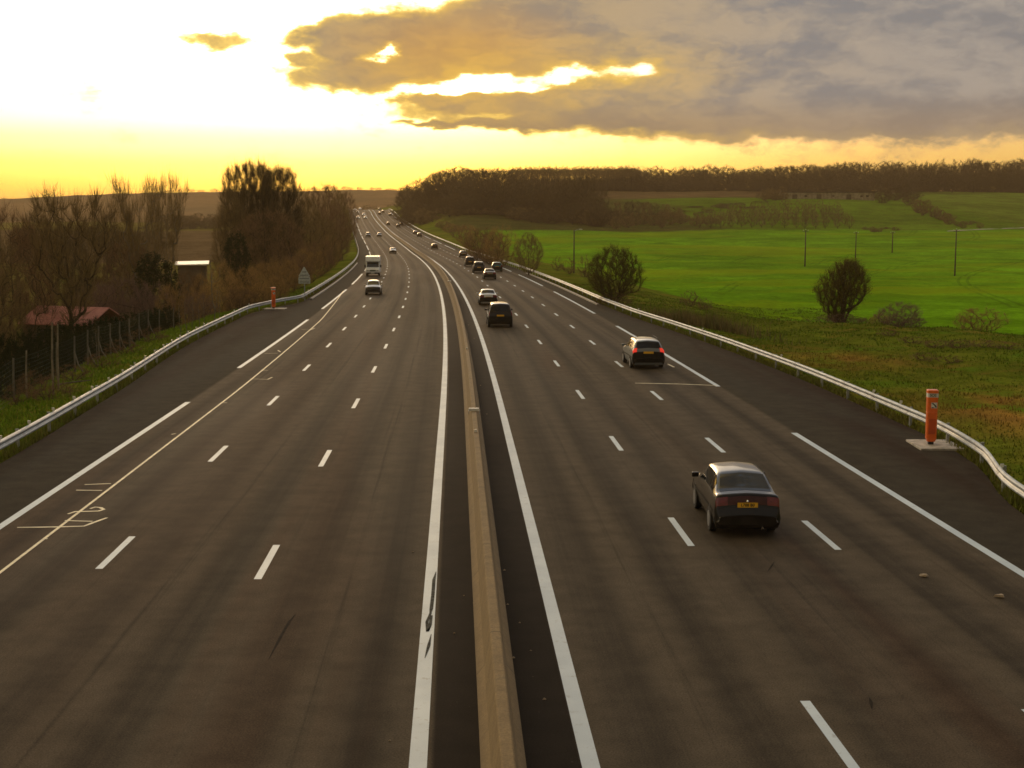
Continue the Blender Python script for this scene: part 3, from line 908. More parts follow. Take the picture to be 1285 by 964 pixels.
proto('round', name='bare_tree', seed=4, h=13, prof=ROUND, rad=.38, tips=620, trunk_top=.75, trunk_r=.24, twigs=13, twl=.070, tww=.014, up=.6, lump=.35)
proto('round_b', name='bare_tree', seed=5, h=13, prof=WOODS, rad=.36, tips=620, trunk_top=.8, trunk_r=.24, twigs=13, twl=.075, tww=.014, up=.8, lump=.4, mat='twig_red')
proto('bush', name='bare_bush', seed=6, h=5, prof=BUSH, rad=.50, tips=300, trunk_top=.6, trunk_r=.07, twigs=12, twl=.13, tww=.007, up=1.1, lump=.4, stems=5, stemspread=.18, mat='twig_red')
proto('bush_b', name='bare_bush', seed=7, h=5, prof=BUSH, rad=.55, tips=300, trunk_top=.55, trunk_r=.07, twigs=12, twl=.13, tww=.007, up=.9, lump=.5, stems=5, stemspread=.2, mat='twig_warm')
proto('bush_c', name='bare_bush', seed=27, h=5, prof=BUSH, rad=.60, tips=340, trunk_top=.55, trunk_r=.07, twigs=14, twl=.11, tww=.007, up=.7, lump=.3, stems=5, stemspread=.2, mat='twig_purple')
proto('round_c', name='bare_tree', seed=28, h=13, prof=ROUND, rad=.42, tips=700, trunk_top=.7, trunk_r=.26, twigs=14, twl=.065, tww=.017, up=.5, lump=.3, mat='twig_dark')
proto('leafy', name='leafy_tree', seed=8, h=6, prof=[(.12, .34), (.25, .74), (.45, .98), (.64, 1.0), (.82, .78), (.93, .5), (1, .2)], rad=.50, tips=950, trunk_top=.45, trunk_r=.10, twigs=9, twl=.075, tww=.006, up=.9, lump=.4, leaves=3, leafsz=.065, outer=.15, stems=6, stemspread=.2, mat='leaf', keep=.94)
proto('leafy_b', name='leafy_tree', seed=19, h=6, prof=[(.06, .22), (.22, .34), (.38, .66), (.56, .96), (.76, 1.0), (.9, .72), (1, .3)], rad=.43, tips=1100, outer=.15, trunk_top=.62, trunk_r=.14, twigs=9, twl=.08, tww=.007, up=.8, lump=.75, leaves=2, leafsz=.07, stems=4, stemspread=.12, lean=.09, mat='leaf_brown', keep=.86)
proto('ivy', name='ivy_tree', seed=10, h=9, prof=WOODS, rad=.28, tips=300, trunk_top=.85, trunk_r=.18, twigs=5, twl=.05, tww=.012, up=.7, lump=.3, leaves=5, leafsz=.20, mat='leaf_deep')
proto('hedge', name='evergreen_bush', seed=20, h=3, prof=BUSH, rad=.60, tips=220, trunk_top=.6, trunk_r=.06, twigs=5, twl=.09, tww=.008, up=.7, lump=.4, leaves=5, leafsz=.11, stems=4, stemspread=.2, mat='leaf_deep')
# far ones, lighter meshes
proto('far_a', name='bare_tree', mat='twig_dark', seed=11, h=18, prof=WOODS, rad=.30, tips=190, trunk_top=.8, trunk_r=.24, twigs=11, twl=.085, tww=.045, up=.8, lump=.35)
proto('far_b', name='bare_tree', seed=12, h=18, prof=WOODS, rad=.33, tips=200, trunk_top=.75, trunk_r=.24, twigs=11, twl=.085, tww=.045, up=.6, lump=.45, mat='twig_dark')
proto('far_c', name='bare_tree', mat='twig_dark', seed=13, h=18, prof=FAN, rad=.28, tips=180, trunk_top=.82, trunk_r=.22, twigs=11, twl=.085, tww=.045, up=1.0, lump=.4)
proto('far_stem', name='tall_stem_tree', seed=14, h=20, prof=[(.55, .3), (.7, .8), (.85, 1), (.95, .6), (1, .2)], rad=.13, tips=90, trunk_top=.95, trunk_r=.20, twigs=8, twl=.05, tww=.035, up=1.0, lump=.3)
proto('far_bush', name='hedge_bush', seed=15, h=4, prof=BUSH, rad=.6, tips=110, trunk_top=.6, trunk_r=.09, twigs=10, twl=.14, tww=.026, up=.7, lump=.4, stems=3, stemspread=.2)
proto('orchard', name='orchard_tree', seed=16, h=5, prof=ROUND, rad=.34, tips=80, trunk_top=.6, trunk_r=.09, twigs=7, twl=.10, tww=.016, up=.9, lump=.4)
proto('scrub', name='scrub_bush', seed=17, h=1.6, prof=BUSH, rad=.7, tips=110, trunk_top=.5, trunk_r=.025, twigs=11, twl=.16, tww=.0045, up=.9, lump=.5, stems=5, stemspread=.25, mat='twig_red')
proto('sapling', name='sapling', seed=18, h=5, prof=[(.2, .3), (.5, .8), (.8, 1), (1, .3)], rad=.13, tips=30, trunk_top=.95, trunk_r=.04, twigs=4, twl=.08, tww=.005, up=1.4, lump=.4, barkm='bark_pale')
PH = {'poplar': 20, 'bush_c': 5, 'round_c': 13, 'vase': 14, 'vase_thin': 14, 'round': 13, 'round_b': 13, 'bush': 5, 'bush_b': 5, 'leafy': 6, 'leafy_b': 6, 'hedge': 3, 'ivy': 9, 'far_a': 18, 'far_b': 18, 'far_c': 18, 'far_stem': 20, 'far_bush': 4, 'orchard': 5, 'scrub': 1.6, 'sapling': 5}
# true top of every prototype, so that a placed height is the height of its highest twig
for k, o in PROTO.items():
    zmx = 0; rx = []
    for ch in o.children:
        co = np.empty(len(ch.data.vertices)*3); ch.data.vertices.foreach_get('co', co); co = co.reshape(-1, 3)
        zmx = max(zmx, np.percentile(co[:, 2], 99.7)); rx.append(np.percentile(np.hypot(co[:, 0], co[:, 1]), 97))
    PH[k] = zmx; PROTO[k]['rad'] = max(rx)

def tree(key, loc, h, label, cat, group=None, wide=1.0, rz=None):
    p = PROTO[key]
    if p['used'] == 0: o = p
    else: o = copy_tree(p)
    p['used'] = p['used'] + 1
    k = h/PH[key]
    o.location = loc; o.rotation_euler = (0, 0, random.uniform(0, 6.28) if rz is None else rz); o.scale = (k*wide, k*wide, k)
    tag(o, label, cat)
    if group: o['group'] = group
    elif 'group' in o.keys(): del o['group']
    return o
def tree_px(key, px, dist, top, label, cat, group=None, wide_px=None, h=None):
    """tree standing at photo column px, dist metres out, its top at photo row top"""
    g = plant_at(px, dist)
    t = at(px, top, dist)
    hh = h or max(.5, t.z-g.z)
    wide = 1.0
    if wide_px:
        half = wide_px/2*dist/1663
        wide = half/(PROTO[key]['rad']*hh/PH[key])
    return tree(key, g-Vector((0, 0, .05)), hh, label, cat, group, wide)

# ---- left roadside, front to back (photo column, distance, photo row of the top, width in px)
T = tree_px
T('vase', 88, 118, 229, 'bare vase-shaped tree rising behind the red-roofed house at far left', 'tree', wide_px=105)
T('round_c', 52, 150, 260, 'dark bare tree behind the vase-shaped tree at far left', 'tree', wide_px=100)
T('round_b', 8, 120, 258, 'bare tree cut off by the left edge of the picture', 'tree', wide_px=120)
T('round', -40, 105, 262, 'bare tree half outside the left edge above the wire fence', 'tree', wide_px=120)
T('round_c', 128, 165, 272, 'low round dark tree right of the vase-shaped tree', 'tree', wide_px=110)
T('vase_thin', 168, 150, 212, 'tall thin bare tree with upswept branches, left of a similar pair', 'tree', wide_px=85)
T('vase_thin', 207, 162, 209, 'tall thin bare tree with upswept branches nearest the brown field', 'tree', wide_px=62)
T('round_b', 160, 150, 304, 'dark leafless tree low between the thin upswept trees', 'tree', wide_px=90)
T('bush', 232, 172, 337, 'brown brushwood hiding the foot of the white-roofed shed, left one', 'bush', wide_px=44)
T('bush_b', 254, 168, 338, 'brown brushwood hiding the foot of the white-roofed shed, right one', 'bush', wide_px=40)
T('ivy', 192, 142, 318, 'dark evergreen shrub below the thin upswept trees', 'shrub', wide_px=60)
T('poplar', 312, 205, 201, 'tallest bare tree, a broad dense column standing left of the motorway', 'tree', wide_px=88)
T('poplar', 346, 215, 207, 'broad bare tree joined to the right side of the tallest column', 'tree', wide_px=76)
T('round', 292, 195, 236, 'bare spreading tree on the left flank of the tallest column', 'tree', wide_px=60)
T('round_b', 335, 192, 262, 'dense lower tree in front of the tallest column', 'tree', wide_px=110)
T('ivy', 296, 176, 292, 'dark ivy-covered trunk below the left flank of the tallest column', 'tree', wide_px=36)
T('round', 378, 262, 234, 'dark round bare tree by the motorway right of the tallest column', 'tree', wide_px=66)
T('round_b', 400, 305, 232, 'dark bare roadside tree, middle of the row running to the far bend', 'tree', wide_px=60)
T('round', 418, 365, 231, 'dark bare roadside tree, last but one before the far bend', 'tree', wide_px=48)
T('round_b', 432, 450, 238, 'dark bare roadside tree, last one at the far bend', 'tree', wide_px=36)
T('round', 388, 235, 262, 'lower bare tree leaning out towards the left guardrail bend', 'tree', wide_px=80)
T('round_b', 415, 285, 258, 'lower bare tree at the edge of the roadside row', 'tree', wide_px=56)
T('round', 428, 350, 256, 'low bare tree nearest the far left guardrail', 'tree', wide_px=34)
lab = 'brown leafless brushwood among the dense thicket behind the left guardrail'
G1 = 'brushwood thicket along the left guardrail'
r_ = random.Random(4)
for (px, d, top, wpx, key) in ((262, 130, 354, 56, 'bush_b'), (285, 136, 342, 60, 'bush_b'), (310, 140, 332, 64, 'bush_b'), (332, 144, 326, 58, 'bush_b'), (354, 150, 322, 56, 'bush_b'), (300, 127, 360, 46, 'bush'),
                               (324, 129, 354, 44, 'bush_b'), (368, 160, 316, 50, 'bush'), (385, 175, 308, 46, 'bush_b'), (402, 200, 298, 38, 'bush'), (414, 240, 292, 32, 'bush_b'),
                               (248, 122, 366, 46, 'bush_c'), (275, 160, 326, 56, 'bush_b'), (345, 136, 345, 40, 'bush_b')):
    T(key, px, d, top, lab, 'bush', G1, wide_px=wpx)
lab = 'purplish brown bush among those below the trees left of the fence'
for (px, d, top, wpx, key) in ((150, 128, 345, 110, 'bush_c'), (120, 132, 354, 80, 'bush_c'), (188, 132, 352, 70, 'bush_c'), (215, 128, 352, 56, 'bush_b'), (14, 122, 352, 66, 'bush')):
    T(key, px, d, top, lab, 'bush', 'bushes behind the wire fence', wide_px=wpx)
lab = 'dark evergreen bush in the low hedge between the wire fence and the red-roofed house'
for (px, d, top, wpx) in ((70, 84, 404, 46), (88, 87, 403, 44), (106, 89, 402, 44), (122, 92, 398, 42), (136, 94, 396, 40), (150, 97, 394, 38), (164, 101, 392, 36), (178, 105, 390, 34), (48, 80, 410, 50), (24, 76, 414, 50), (2, 72, 420, 54), (192, 110, 386, 32), (206, 116, 384, 30)):
    T('hedge', px, d, top, lab, 'hedge', 'hedge behind the wire fence', wide_px=wpx)
lab = 'thin pale leafless sapling in the row between the fence and the left guardrail'
for (px, d, top) in ((230, 92, 372), (238, 96, 368), (246, 98, 371), (252, 100, 366), (265, 104, 312), (272, 108, 360), (160, 82, 385), (115, 72, 408), (222, 90, 376)):
    T('sapling', px, d, top, lab, 'sapling', 'saplings beside the left guardrail')
lab = 'low tangle of dry brown scrub on the grass slope beside the left guardrail'
for (px, d, top, wpx) in ((50, 58, 470, 70), (85, 66, 455, 70), (30, 62, 462, 60), (120, 72, 440, 60), (150, 80, 424, 60), (12, 60, 478, 50), (185, 88, 408, 60), (75, 60, 478, 40)):
    T('scrub', px, d, top, lab, 'scrub', 'scrub on the left slope', wide_px=wpx)
# ---- right roadside
T('leafy', 771, 124, 308, 'rounded dark green tree right beside the right guardrail', 'tree', wide_px=80)
T('leafy_b', 1058, 112, 324, 'ragged olive-brown tree leaning right at the near edge of the green field', 'tree', wide_px=80)
T('round', 664, 196, 291, 'small round-headed tree beyond the rounded dark green tree', 'tree', wide_px=44)
for (px, d, top, wpx, key) in ((606, 262, 284, 50, 'bush'), (626, 236, 282, 44, 'bush_b'), (598, 300, 286, 40, 'bush_b'), (588, 390, 281, 36, 'bush_b'), (618, 250, 288, 44, 'bush'), (578, 460, 281, 30, 'bush'), (566, 520, 280, 26, 'bush_b'), (556, 560, 277, 24, 'bush')):
    T(key, px, d, top, 'brown roadside bush in the clump beyond the small round-headed tree', 'bush', 'bushes beyond the right guardrail', wide_px=wpx)
T('bush_c', 1133, 96, 378, 'low dark purplish bush right of the ragged olive-brown tree', 'bush', wide_px=66)
T('bush_b', 1108, 104, 392, 'small grey-brown bush between the ragged tree and the dark purplish bush', 'bush', wide_px=34)
T('bush_b', 1232, 96, 384, 'faint thin bush standing alone near the right edge', 'bush', wide_px=70)
for (px, d, top, wpx) in ((868, 140, 362, 34), (885, 136, 372, 26), (1085, 108, 398, 40), (1020, 116, 398, 44), (985, 120, 398, 36)):
    T('scrub', px, d, top, 'low brown scrub at the edge of the green field', 'scrub', 'scrub along the field edge', wide_px=wpx)
for (px, d, top, wpx) in ((1150, 80, 424, 50), (1180, 77, 424, 54), (1210, 76, 424, 54), (1240, 74, 426, 50), (1270, 73, 428, 50), (1120, 84, 418, 40), (1165, 70, 440, 46), (1200, 68, 446, 40)):
    T('scrub', px, d, top, 'brown weedy scrub growing on the crest of the near right bank', 'scrub', 'scrub on the right bank', wide_px=wpx)
T('bush_c', 1060, 110, 392, 'grey-brown undergrowth round the foot of the ragged olive-brown tree', 'bush', wide_px=62)
T('bush_c', 1140, 93, 393, 'low brown tangle at the foot of the dark purplish bush', 'bush', wide_px=50)
T('scrub', 776, 122, 366, 'tangled weeds round the foot of the rounded dark green tree', 'scrub', wide_px=70)
for (px, d, top) in ((1101, 96, 400), (1148, 92, 379)):
    T('sapling', px, d, top, 'pale thin sapling in front of the dark purplish bush', 'sapling', 'saplings in front of the purplish bush')
for (px, d, top, wpx) in ((735, 205, 318, 30), (715, 212, 322, 28), (700, 226, 320, 18)):
    T('scrub', px, d, top, 'grey-brown undergrowth around the lamp pole behind the rounded tree', 'scrub', 'undergrowth by the lamp pole', wide_px=wpx)

# ---- far wood along the skyline
r_ = random.Random(9)
MASS = []
def woodline(n, px0, px1, d0, d1, top, jt, label, group, keys, cat='tree', wide=(24, 40), mass=False):
    for i in range(n):
        f = (i+r_.random())/n
        px = px0+(px1-px0)*f
        d = d0+(d1-d0)*f + r_.uniform(-8, 26)
        tp = (top(px) if callable(top) else top) + r_.uniform(-jt, jt)
        if mass:   # part of the far wood that reads as one mass
            key = r_.choice(keys); g = plant_at(px, d); h = at(px, tp, d).z-g.z
            MASS.append((key, g, h, r_.uniform(*wide)/2*d/1663/(PROTO[key]['rad']*h/PH[key]), r_.uniform(0, 6.28)))
            continue
        T(r_.choice(keys), px, d, tp, label, cat, group, wide_px=r_.uniform(*wide))
topA = lambda px: float(np.interp(px, [500, 515, 540, 560, 575, 610, 632, 652, 690, 722, 742, 760], [252, 238, 222, 212, 210, 213, 212, 226, 229, 221, 225, 240]))
FA = ['far_a', 'far_b', 'far_c']
LA = 'bare brown tree packed into the dark near wood right of the far bend'
GA = 'trees of the near wood'
woodline(34, 508, 742, 700, 590, topA, 4, LA, GA, FA, wide=(34, 54))
woodline(30, 506, 748, 680, 570, lambda p: topA(p)+17, 6, LA, GA, FA, wide=(34, 50))
woodline(30, 508, 760, 650, 556, lambda p: min(topA(p)+36, 264), 5, LA, GA, FA, wide=(28, 44))
woodline(22, 520, 760, 640, 556, 262, 3, LA, GA, ['far_bush'], 'bush', wide=(26, 38))
woodline(70, 640, 800, 720, 830, 208.5, 1.6, 'slender straight tree with a clear trunk in the tall row on the skyline', 'slender trees on the skyline', ['far_stem'], wide=(8, 12))
topB = lambda px: float(np.interp(px, [740, 800, 860, 940, 985, 1050, 1120, 1180, 1285], [214, 211, 209, 210, 208, 206, 203, 203, 201]))
LB = 'bare tree in the long dark wood along the right skyline'
GB = 'trees of the skyline wood'
woodline(50, 640, 800, 735, 845, 210, 1.6, 'slender straight tree with a clear trunk in the tall row on the skyline', 'slender trees on the skyline', ['far_stem'], wide=(9, 13))
woodline(60, 640, 800, 740, 850, 224, 3, LB, GB, FA, wide=(20, 30), mass=True)
woodline(72, 760, 1320, 852, 882, topB, 4, LB, GB, FA, wide=(26, 40), mass=True)
woodline(66, 770, 1320, 828, 848, lambda p: topB(p)+7, 5, LB, GB, FA, wide=(26, 40))
woodline(52, 780, 1320, 812, 824, lambda p: topB(p)+17, 4, LB, GB, FA, wide=(24, 36))
woodline(40, 640, 900, 830, 840, 229, 3, 'dark bush filling the foot of the skyline wood', 'bushes at the foot of the skyline wood', ['far_bush'], 'bush', wide=(14, 22))
# hedges and scrub in the middle distance
LH = 'dark bush in the scrubby belt between the brown strip and the green field'
woodline(30, 742, 960, 588, 640, 259, 8, LH, 'scrub belt above the field', ['far_bush', 'far_b'], 'bush', wide=(16, 30))
woodline(16, 760, 900, 545, 560, 268, 4, LH, 'scrub belt above the field', ['far_bush'], 'bush', wide=(12, 22))
woodline(9, 955, 985, 660, 680, 238, 6, 'dark bush behind the left end of the long low farm building', 'bush', ['far_bush', 'far_b'], 'bush', wide=(14, 24))
woodline(8, 1092, 1150, 665, 690, 236, 6, 'dark tree behind the right end of the long low farm building', 'trees by the farm building', ['far_b', 'far_c'], 'tree', wide=(20, 32))
LO = 'small bare tree planted in the orchard on the upper meadow'
for row in range(5):
    for i in range(15):
        px = 878 + row*9 + i*(186-row*13)/14 + r_.uniform(-2, 2)
        d = 540 + row*17
        T('orchard', px, d, 0, LO, 'tree', 'orchard trees on the upper meadow', h=r_.uniform(5.0, 6.6))
woodline(10, 1140, 1195, 640, 560, lambda p: float(np.interp(p, [1140, 1165, 1195], [248, 252, 270])), 2, 'dark bush in the hedge between the two upper meadows', 'hedge between the upper meadows', ['far_bush'], 'bush', wide=(12, 20))
woodline(7, 1085, 1125, 524, 528, 285, 1.2, 'low dark bush at the top edge of the green field', 'low bushes at the field top', ['far_bush'], 'bush', wide=(9, 14))
woodline(5, 1200, 1232, 540, 545, 278, 2, 'dark bush beside the pale lane at the field top', 'bushes by the pale lane', ['far_bush'], 'bush', wide=(10, 16))
# dark wood edge beyond the brown field on the left
woodline(16, 205, 290, 720, 760, 272, 5, 'dark bare tree in the wood edge beyond the brown field on the left', 'trees beyond the brown field', FA, wide=(22, 36))
woodline(12, 20, 210, 420, 470, 285, 6, 'dark bare tree in the distance behind the left roadside trees', 'trees far behind on the left', FA, wide=(30, 46))
# sparse trees on the far ridge
woodline(44, -20, 520, 2500, 2540, lambda p: float(np.interp(p, [0, 130, 230, 430, 510], [249, 246, 238, 234, 237])), 1.2, 'tiny tree on the crest of the hazy far ridge', 'trees on the far ridge', FA, wide=(7, 14), mass=True)
woodline(10, 446, 512, 1350, 1500, 258, 3, 'hazy tree in the valley just beyond the crest of the motorway', 'trees beyond the motorway crest', FA, wide=(12, 20), mass=True)
# the back of the far wood and the trees on the far ridge: one mass
CO, LV, LT, MI, TI = [], [], [], [], []; nv_ = 0
for key, g, h, wide, rz in MASS:
    k = h/PH[key]
    for ch in PROTO[key].children:
        me = ch.data; n = len(me.vertices)
        co = np.empty(n*3); me.vertices.foreach_get('co', co); co = co.reshape(-1, 3)*np.array([k*wide, k*wide, k])
        c_, s__ = math.cos(rz), math.sin(rz)
        CO.append(np.stack([co[:, 0]*c_-co[:, 1]*s__+g.x, co[:, 0]*s__+co[:, 1]*c_+g.y, co[:, 2]+g.z], -1))
        lv = np.empty(len(me.loops), np.int32); me.loops.foreach_get('vertex_index', lv); LV.append(lv+nv_)
        lt_ = np.empty(len(me.polygons), np.int32); me.polygons.foreach_get('loop_total', lt_); LT.append(lt_)
        MI.append(np.full(len(lt_), 0 if 'tint' in me.color_attributes else 1, np.int32))
        t = np.full((n, 4), .5, np.float32)
        if 'tint' in me.color_attributes:
            b4 = np.empty(n*4, np.float32); me.color_attributes['tint'].data.foreach_get('color', b4); t = b4.reshape(-1, 4)
        TI.append(t); nv_ += n
CO = np.concatenate(CO); LV = np.concatenate(LV); LT = np.concatenate(LT); MI = np.concatenate(MI); TI = np.concatenate(TI)
me = bpy.data.meshes.new('distant_wood')
me.vertices.add(len(CO)); me.vertices.foreach_set('co', CO.astype(np.float32).ravel())
me.loops.add(len(LV)); me.loops.foreach_set('vertex_index', LV)
me.polygons.add(len(LT)); me.polygons.foreach_set('loop_start', np.concatenate([[0], np.cumsum(LT)[:-1]]).astype(np.int32)); me.polygons.foreach_set('loop_total', LT)
me.materials.append(MAT['twig_dark']); me.materials.append(MAT['bark']); me.polygons.foreach_set('material_index', MI)
me.color_attributes.new('tint', 'FLOAT_COLOR', 'POINT').data.foreach_set('color', TI.ravel())
me.update(calc_edges=True)
o = bpy.data.objects.new('distant_wood', me); COL.objects.link(o)
tag(o, 'dark leafless wood massed behind the front trees along the skyline', 'wood', kind='stuff')
for k, p in PROTO.items():
    if p['used'] == 0:
        for ch in list(p.children): bpy.data.objects.remove(ch)
        bpy.data.objects.remove(p)
    else:
        pass
for o in bpy.data.objects:
    for kk in ('used', 'rad'):
        if kk in o.keys(): del o[kk]
# ------------------------------------------------------------------ vehicles
# stations from rear to front: (y, z_bottom, z_belt, z_top, half width, half width of the top)
ST = {
 'sedan': dict(L=4.25, wheels=(.82, 3.38), wr=.30, st=[
  (.00, .34, .42, .50, .77, .72), (.025, .24, .52, .61, .825, .76), (.05, .22, .66, .72, .84, .785), (.075, .21, .80, .87, .845, .79), (.10, .20, .885, .975, .85, .785), (.17, .20, .915, 1.02, .852, .765),
  (.36, .19, .925, 1.035, .855, .745), (.98, .19, .935, 1.355, .855, .625), (1.14, .19, .94, 1.39, .855, .615), (1.70, .19, .935, 1.41, .855, .61), (2.22, .19, .925, 1.395, .855, .61), (2.46, .19, .915, 1.35, .855, .615),
  (3.20, .19, .885, .955, .855, .73), (3.52, .20, .85, .915, .85, .72), (3.98, .21, .74, .80, .825, .70), (4.13, .22, .64, .70, .80, .68), (4.21, .26, .52, .58, .76, .66), (4.25, .36, .46, .50, .70, .62)],
  rear=(6.04, 6.95), wind=(11.08, 11.92), side=(6.2, 11.75), pil=(8.05, 10.0), tail=(2.25, 3.75), tv=(3.10, 4.36), plate=(.055, .79), bump=1.95, hl=(14.1, 15.2)),
 'saloon': dict(L=4.5, wheels=(.95, 3.60), wr=.30, st=[
  (.00, .36, .44, .50, .76, .66), (.03, .24, .52, .60, .81, .70), (.06, .22, .66, .74, .825, .73), (.09, .21, .80, .90, .835, .735), (.13, .20, .88, .98, .84, .73), (.24, .20, .91, 1.015, .845, .71),
  (.70, .19, .925, 1.035, .85, .69), (1.22, .19, .935, 1.345, .85, .57), (1.42, .19, .94, 1.39, .85, .56), (1.85, .19, .935, 1.41, .85, .56), (2.35, .19, .925, 1.395, .85, .56), (2.62, .19, .915, 1.34, .85, .57),
  (3.42, .19, .885, .955, .85, .70), (3.75, .20, .85, .915, .845, .70), (4.22, .21, .74, .80, .815, .68), (4.38, .22, .64, .70, .79, .66), (4.46, .26, .52, .58, .75, .64), (4.50, .36, .46, .50, .68, .60)],
  rear=(6.05, 6.93), wind=(11.08, 11.92), side=(6.5, 11.75), pil=(8.05, 10.0), tail=(1.8, 3.5), tv=(3.15, 4.45), plate=(.09, .74), bump=1.9, hl=(14.1, 15.2)),
 'hatch': dict(L=4.1, wheels=(.72, 3.25), wr=.30, st=[
  (.00, .36, .44, .52, .78, .70), (.03, .24, .54, .64, .82, .73), (.06, .22, .68, .76, .835, .75), (.09, .21, .82, .90, .84, .755), (.12, .20, .90, .985, .845, .745), (.16, .20, .92, 1.03, .85, .73),
  (.44, .19, .94, 1.37, .85, .60), (.60, .19, .945, 1.425, .85, .585), (1.10, .19, .945, 1.455, .85, .58), (1.75, .19, .94, 1.465, .85, .58), (2.20, .19, .93, 1.44, .85, .58), (2.42, .19, .92, 1.39, .85, .59),
  (3.12, .19, .90, .975, .85, .71), (3.42, .20, .86, .93, .845, .70), (3.85, .21, .75, .81, .815, .68), (3.98, .22, .65, .71, .79, .66), (4.06, .26, .52, .58, .75, .64), (4.10, .36, .46, .50, .68, .60)],
  rear=(5.08, 6.02), wind=(11.08, 11.92), side=(6.2, 11.75), pil=(7.75, 9.85), tail=(2.0, 4.7), tv=(3.08, 4.25), plate=(.085, .80), bump=1.9, hl=(14.1, 15.2)),
 'estate': dict(L=4.45, wheels=(.85, 3.55), wr=.30, st=[
  (.00, .36, .44, .52, .78, .70), (.03, .24, .54, .64, .82, .73), (.05, .22, .68, .76, .835, .75), (.07, .21, .82, .90, .84, .755), (.09, .20, .90, .985, .845, .745), (.12, .20, .92, 1.03, .85, .73),
  (.34, .19, .94, 1.37, .85, .62), (.48, .19, .945, 1.43, .85, .60), (1.10, .19, .945, 1.47, .85, .585), (1.85, .19, .94, 1.475, .85, .58), (2.40, .19, .93, 1.45, .85, .58), (2.65, .19, .92, 1.40, .85, .59),
  (3.40, .19, .90, .975, .85, .71), (3.72, .20, .86, .93, .845, .70), (4.18, .21, .75, .81, .815, .68), (4.33, .22, .65, .71, .79, .66), (4.41, .26, .52, .58, .75, .64), (4.45, .36, .46, .50, .68, .60)],
  rear=(5.08, 6.02), wind=(11.08, 11.92), side=(6.15, 11.75), pil=(7.75, 9.85), tail=(2.6, 5.2), tv=(3.02, 4.2), plate=(.045, .86), bump=2.75, hl=(14.1, 15.2)),
 'suv': dict(L=4.6, wheels=(.85, 3.65), wr=.34, st=[
  (.00, .40, .48, .56, .80, .74), (.03, .30, .58, .70, .85, .78), (.05, .28, .74, .84, .865, .80), (.07, .27, .90, .98, .875, .80), (.09, .26, 1.00, 1.08, .88, .785), (.12, .26, 1.03, 1.13, .885, .77),
  (.30, .25, 1.06, 1.60, .885, .665), (.42, .25, 1.065, 1.68, .885, .65), (1.10, .25, 1.07, 1.73, .885, .64), (1.95, .25, 1.06, 1.735, .885, .635), (2.60, .25, 1.05, 1.70, .885, .635), (2.82, .25, 1.04, 1.64, .885, .64),
  (3.45, .25, 1.02, 1.11, .885, .74), (3.78, .26, .98, 1.06, .88, .73), (4.30, .27, .86, .93, .85, .71), (4.46, .28, .74, .81, .82, .69), (4.55, .32, .58, .65, .78, .67), (4.60, .42, .50, .55, .71, .63)],
  rear=(5.06, 6.05), wind=(11.08, 11.92), side=(6.15, 11.75), pil=(7.75, 9.85), tail=(2.4, 5.3), tv=(3.0, 3.95), plate=(.055, .88), bump=1.9, hl=(14.1, 15.2)),
}
def cut(kind):
    d = ST[kind]; a = np.array(d['st'], float); a[:, 0] -= d['L']/2
    t = np.arange(len(a), dtype=float)
    return lambda tt: np.stack([pchip(t, a[:, i], tt) for i in range(6)], -1), len(a)-1
def surf(kind):
    f, n = cut(kind)
    def S_(tt, vv):
        tt = np.asarray(tt, float); vv = np.asarray(vv, float)
        q = f(tt.ravel()).reshape(tt.shape+(6,))
        y, zb, zs, zt, wm, wt = [q[..., i] for i in range(6)]
        zm = zb + (zs-zb)*.52
        ks = np.array([0, 1, 2, 3, 4, 5.0])
        xs = np.stack([0*wm, wm-.07, wm, wm-.035, wt, 0*wm], -1)
        zz_ = np.stack([zb, zb, zm, zs, zt, zt+.028], -1)
        i = np.clip(np.floor(vv).astype(int), 0, 4); k = vv-i
        # straight runs with rounded joints
        g = lambda A: np.take_along_axis(A, i[..., None], -1)[..., 0]*(1-k) + np.take_along_axis(A, (i+1)[..., None], -1)[..., 0]*k
        x = g(xs); z = g(zz_)
        r0 = .15
        for j in (1, 2, 3, 4):
            dd = np.abs(vv-j); wgt = np.clip(1-dd/r0, 0, 1)
            dx = .5*(xs[..., j-1]+xs[..., j+1])-xs[..., j]; dz = .5*(zz_[..., j-1]+zz_[..., j+1])-zz_[..., j]
            x = x + dx*.5*r0*wgt**2; z = z + dz*.5*r0*wgt**2
        x = x + np.where((vv > 4), .0, 0)
        # crowned roof and boot
        z = z + np.where(vv > 4, .02*np.sin(np.clip(vv-4, 0, 1)*math.pi/2), 0)
        return np.stack([x, y, z], -1)
    return S_, n
def patch(kind, t0, t1, v0, v1, side, off=.006, nt_=8, nv=8, vfun=None):
    """sheet lying 'off' proud of the body surface; side -1 left, 1 right, 0 across the middle"""
    S_, n = surf(kind)
    if side == 0:
        vv = np.concatenate([np.linspace(v0, 5, nv), np.linspace(5, v0, nv)[1:]]); sg = np.array([1]*nv + [-1]*(nv-1))
    else:
        vv = np.linspace(v0, v1, nv); sg = np.full(nv, side)
    T_, V_ = np.meshgrid(np.linspace(t0, t1, nt_), vv, indexing='ij')
    if vfun is not None: V_ = vfun(T_, V_)
    P = S_(T_, V_); e = 1e-3
    P[..., 0] *= sg
    Pt = S_(T_+e, V_); Pt[..., 0] *= sg
    Pv = S_(T_, np.minimum(V_, 4.998)+e); Pv[..., 0] *= sg
    P0 = S_(T_, np.minimum(V_, 4.998)); P0[..., 0] *= sg
    N = np.cross(Pt-P, Pv-P0); ln = np.linalg.norm(N, axis=-1, keepdims=True); N = N/np.maximum(ln, 1e-12)
    c = np.array([0, 0, .6]); s = np.sign(np.sum(N*(P-c), -1, keepdims=True)); s[s == 0] = 1
    Q = P+N*s*off
    if side == -1: Q = Q[:, ::-1]
    return Q

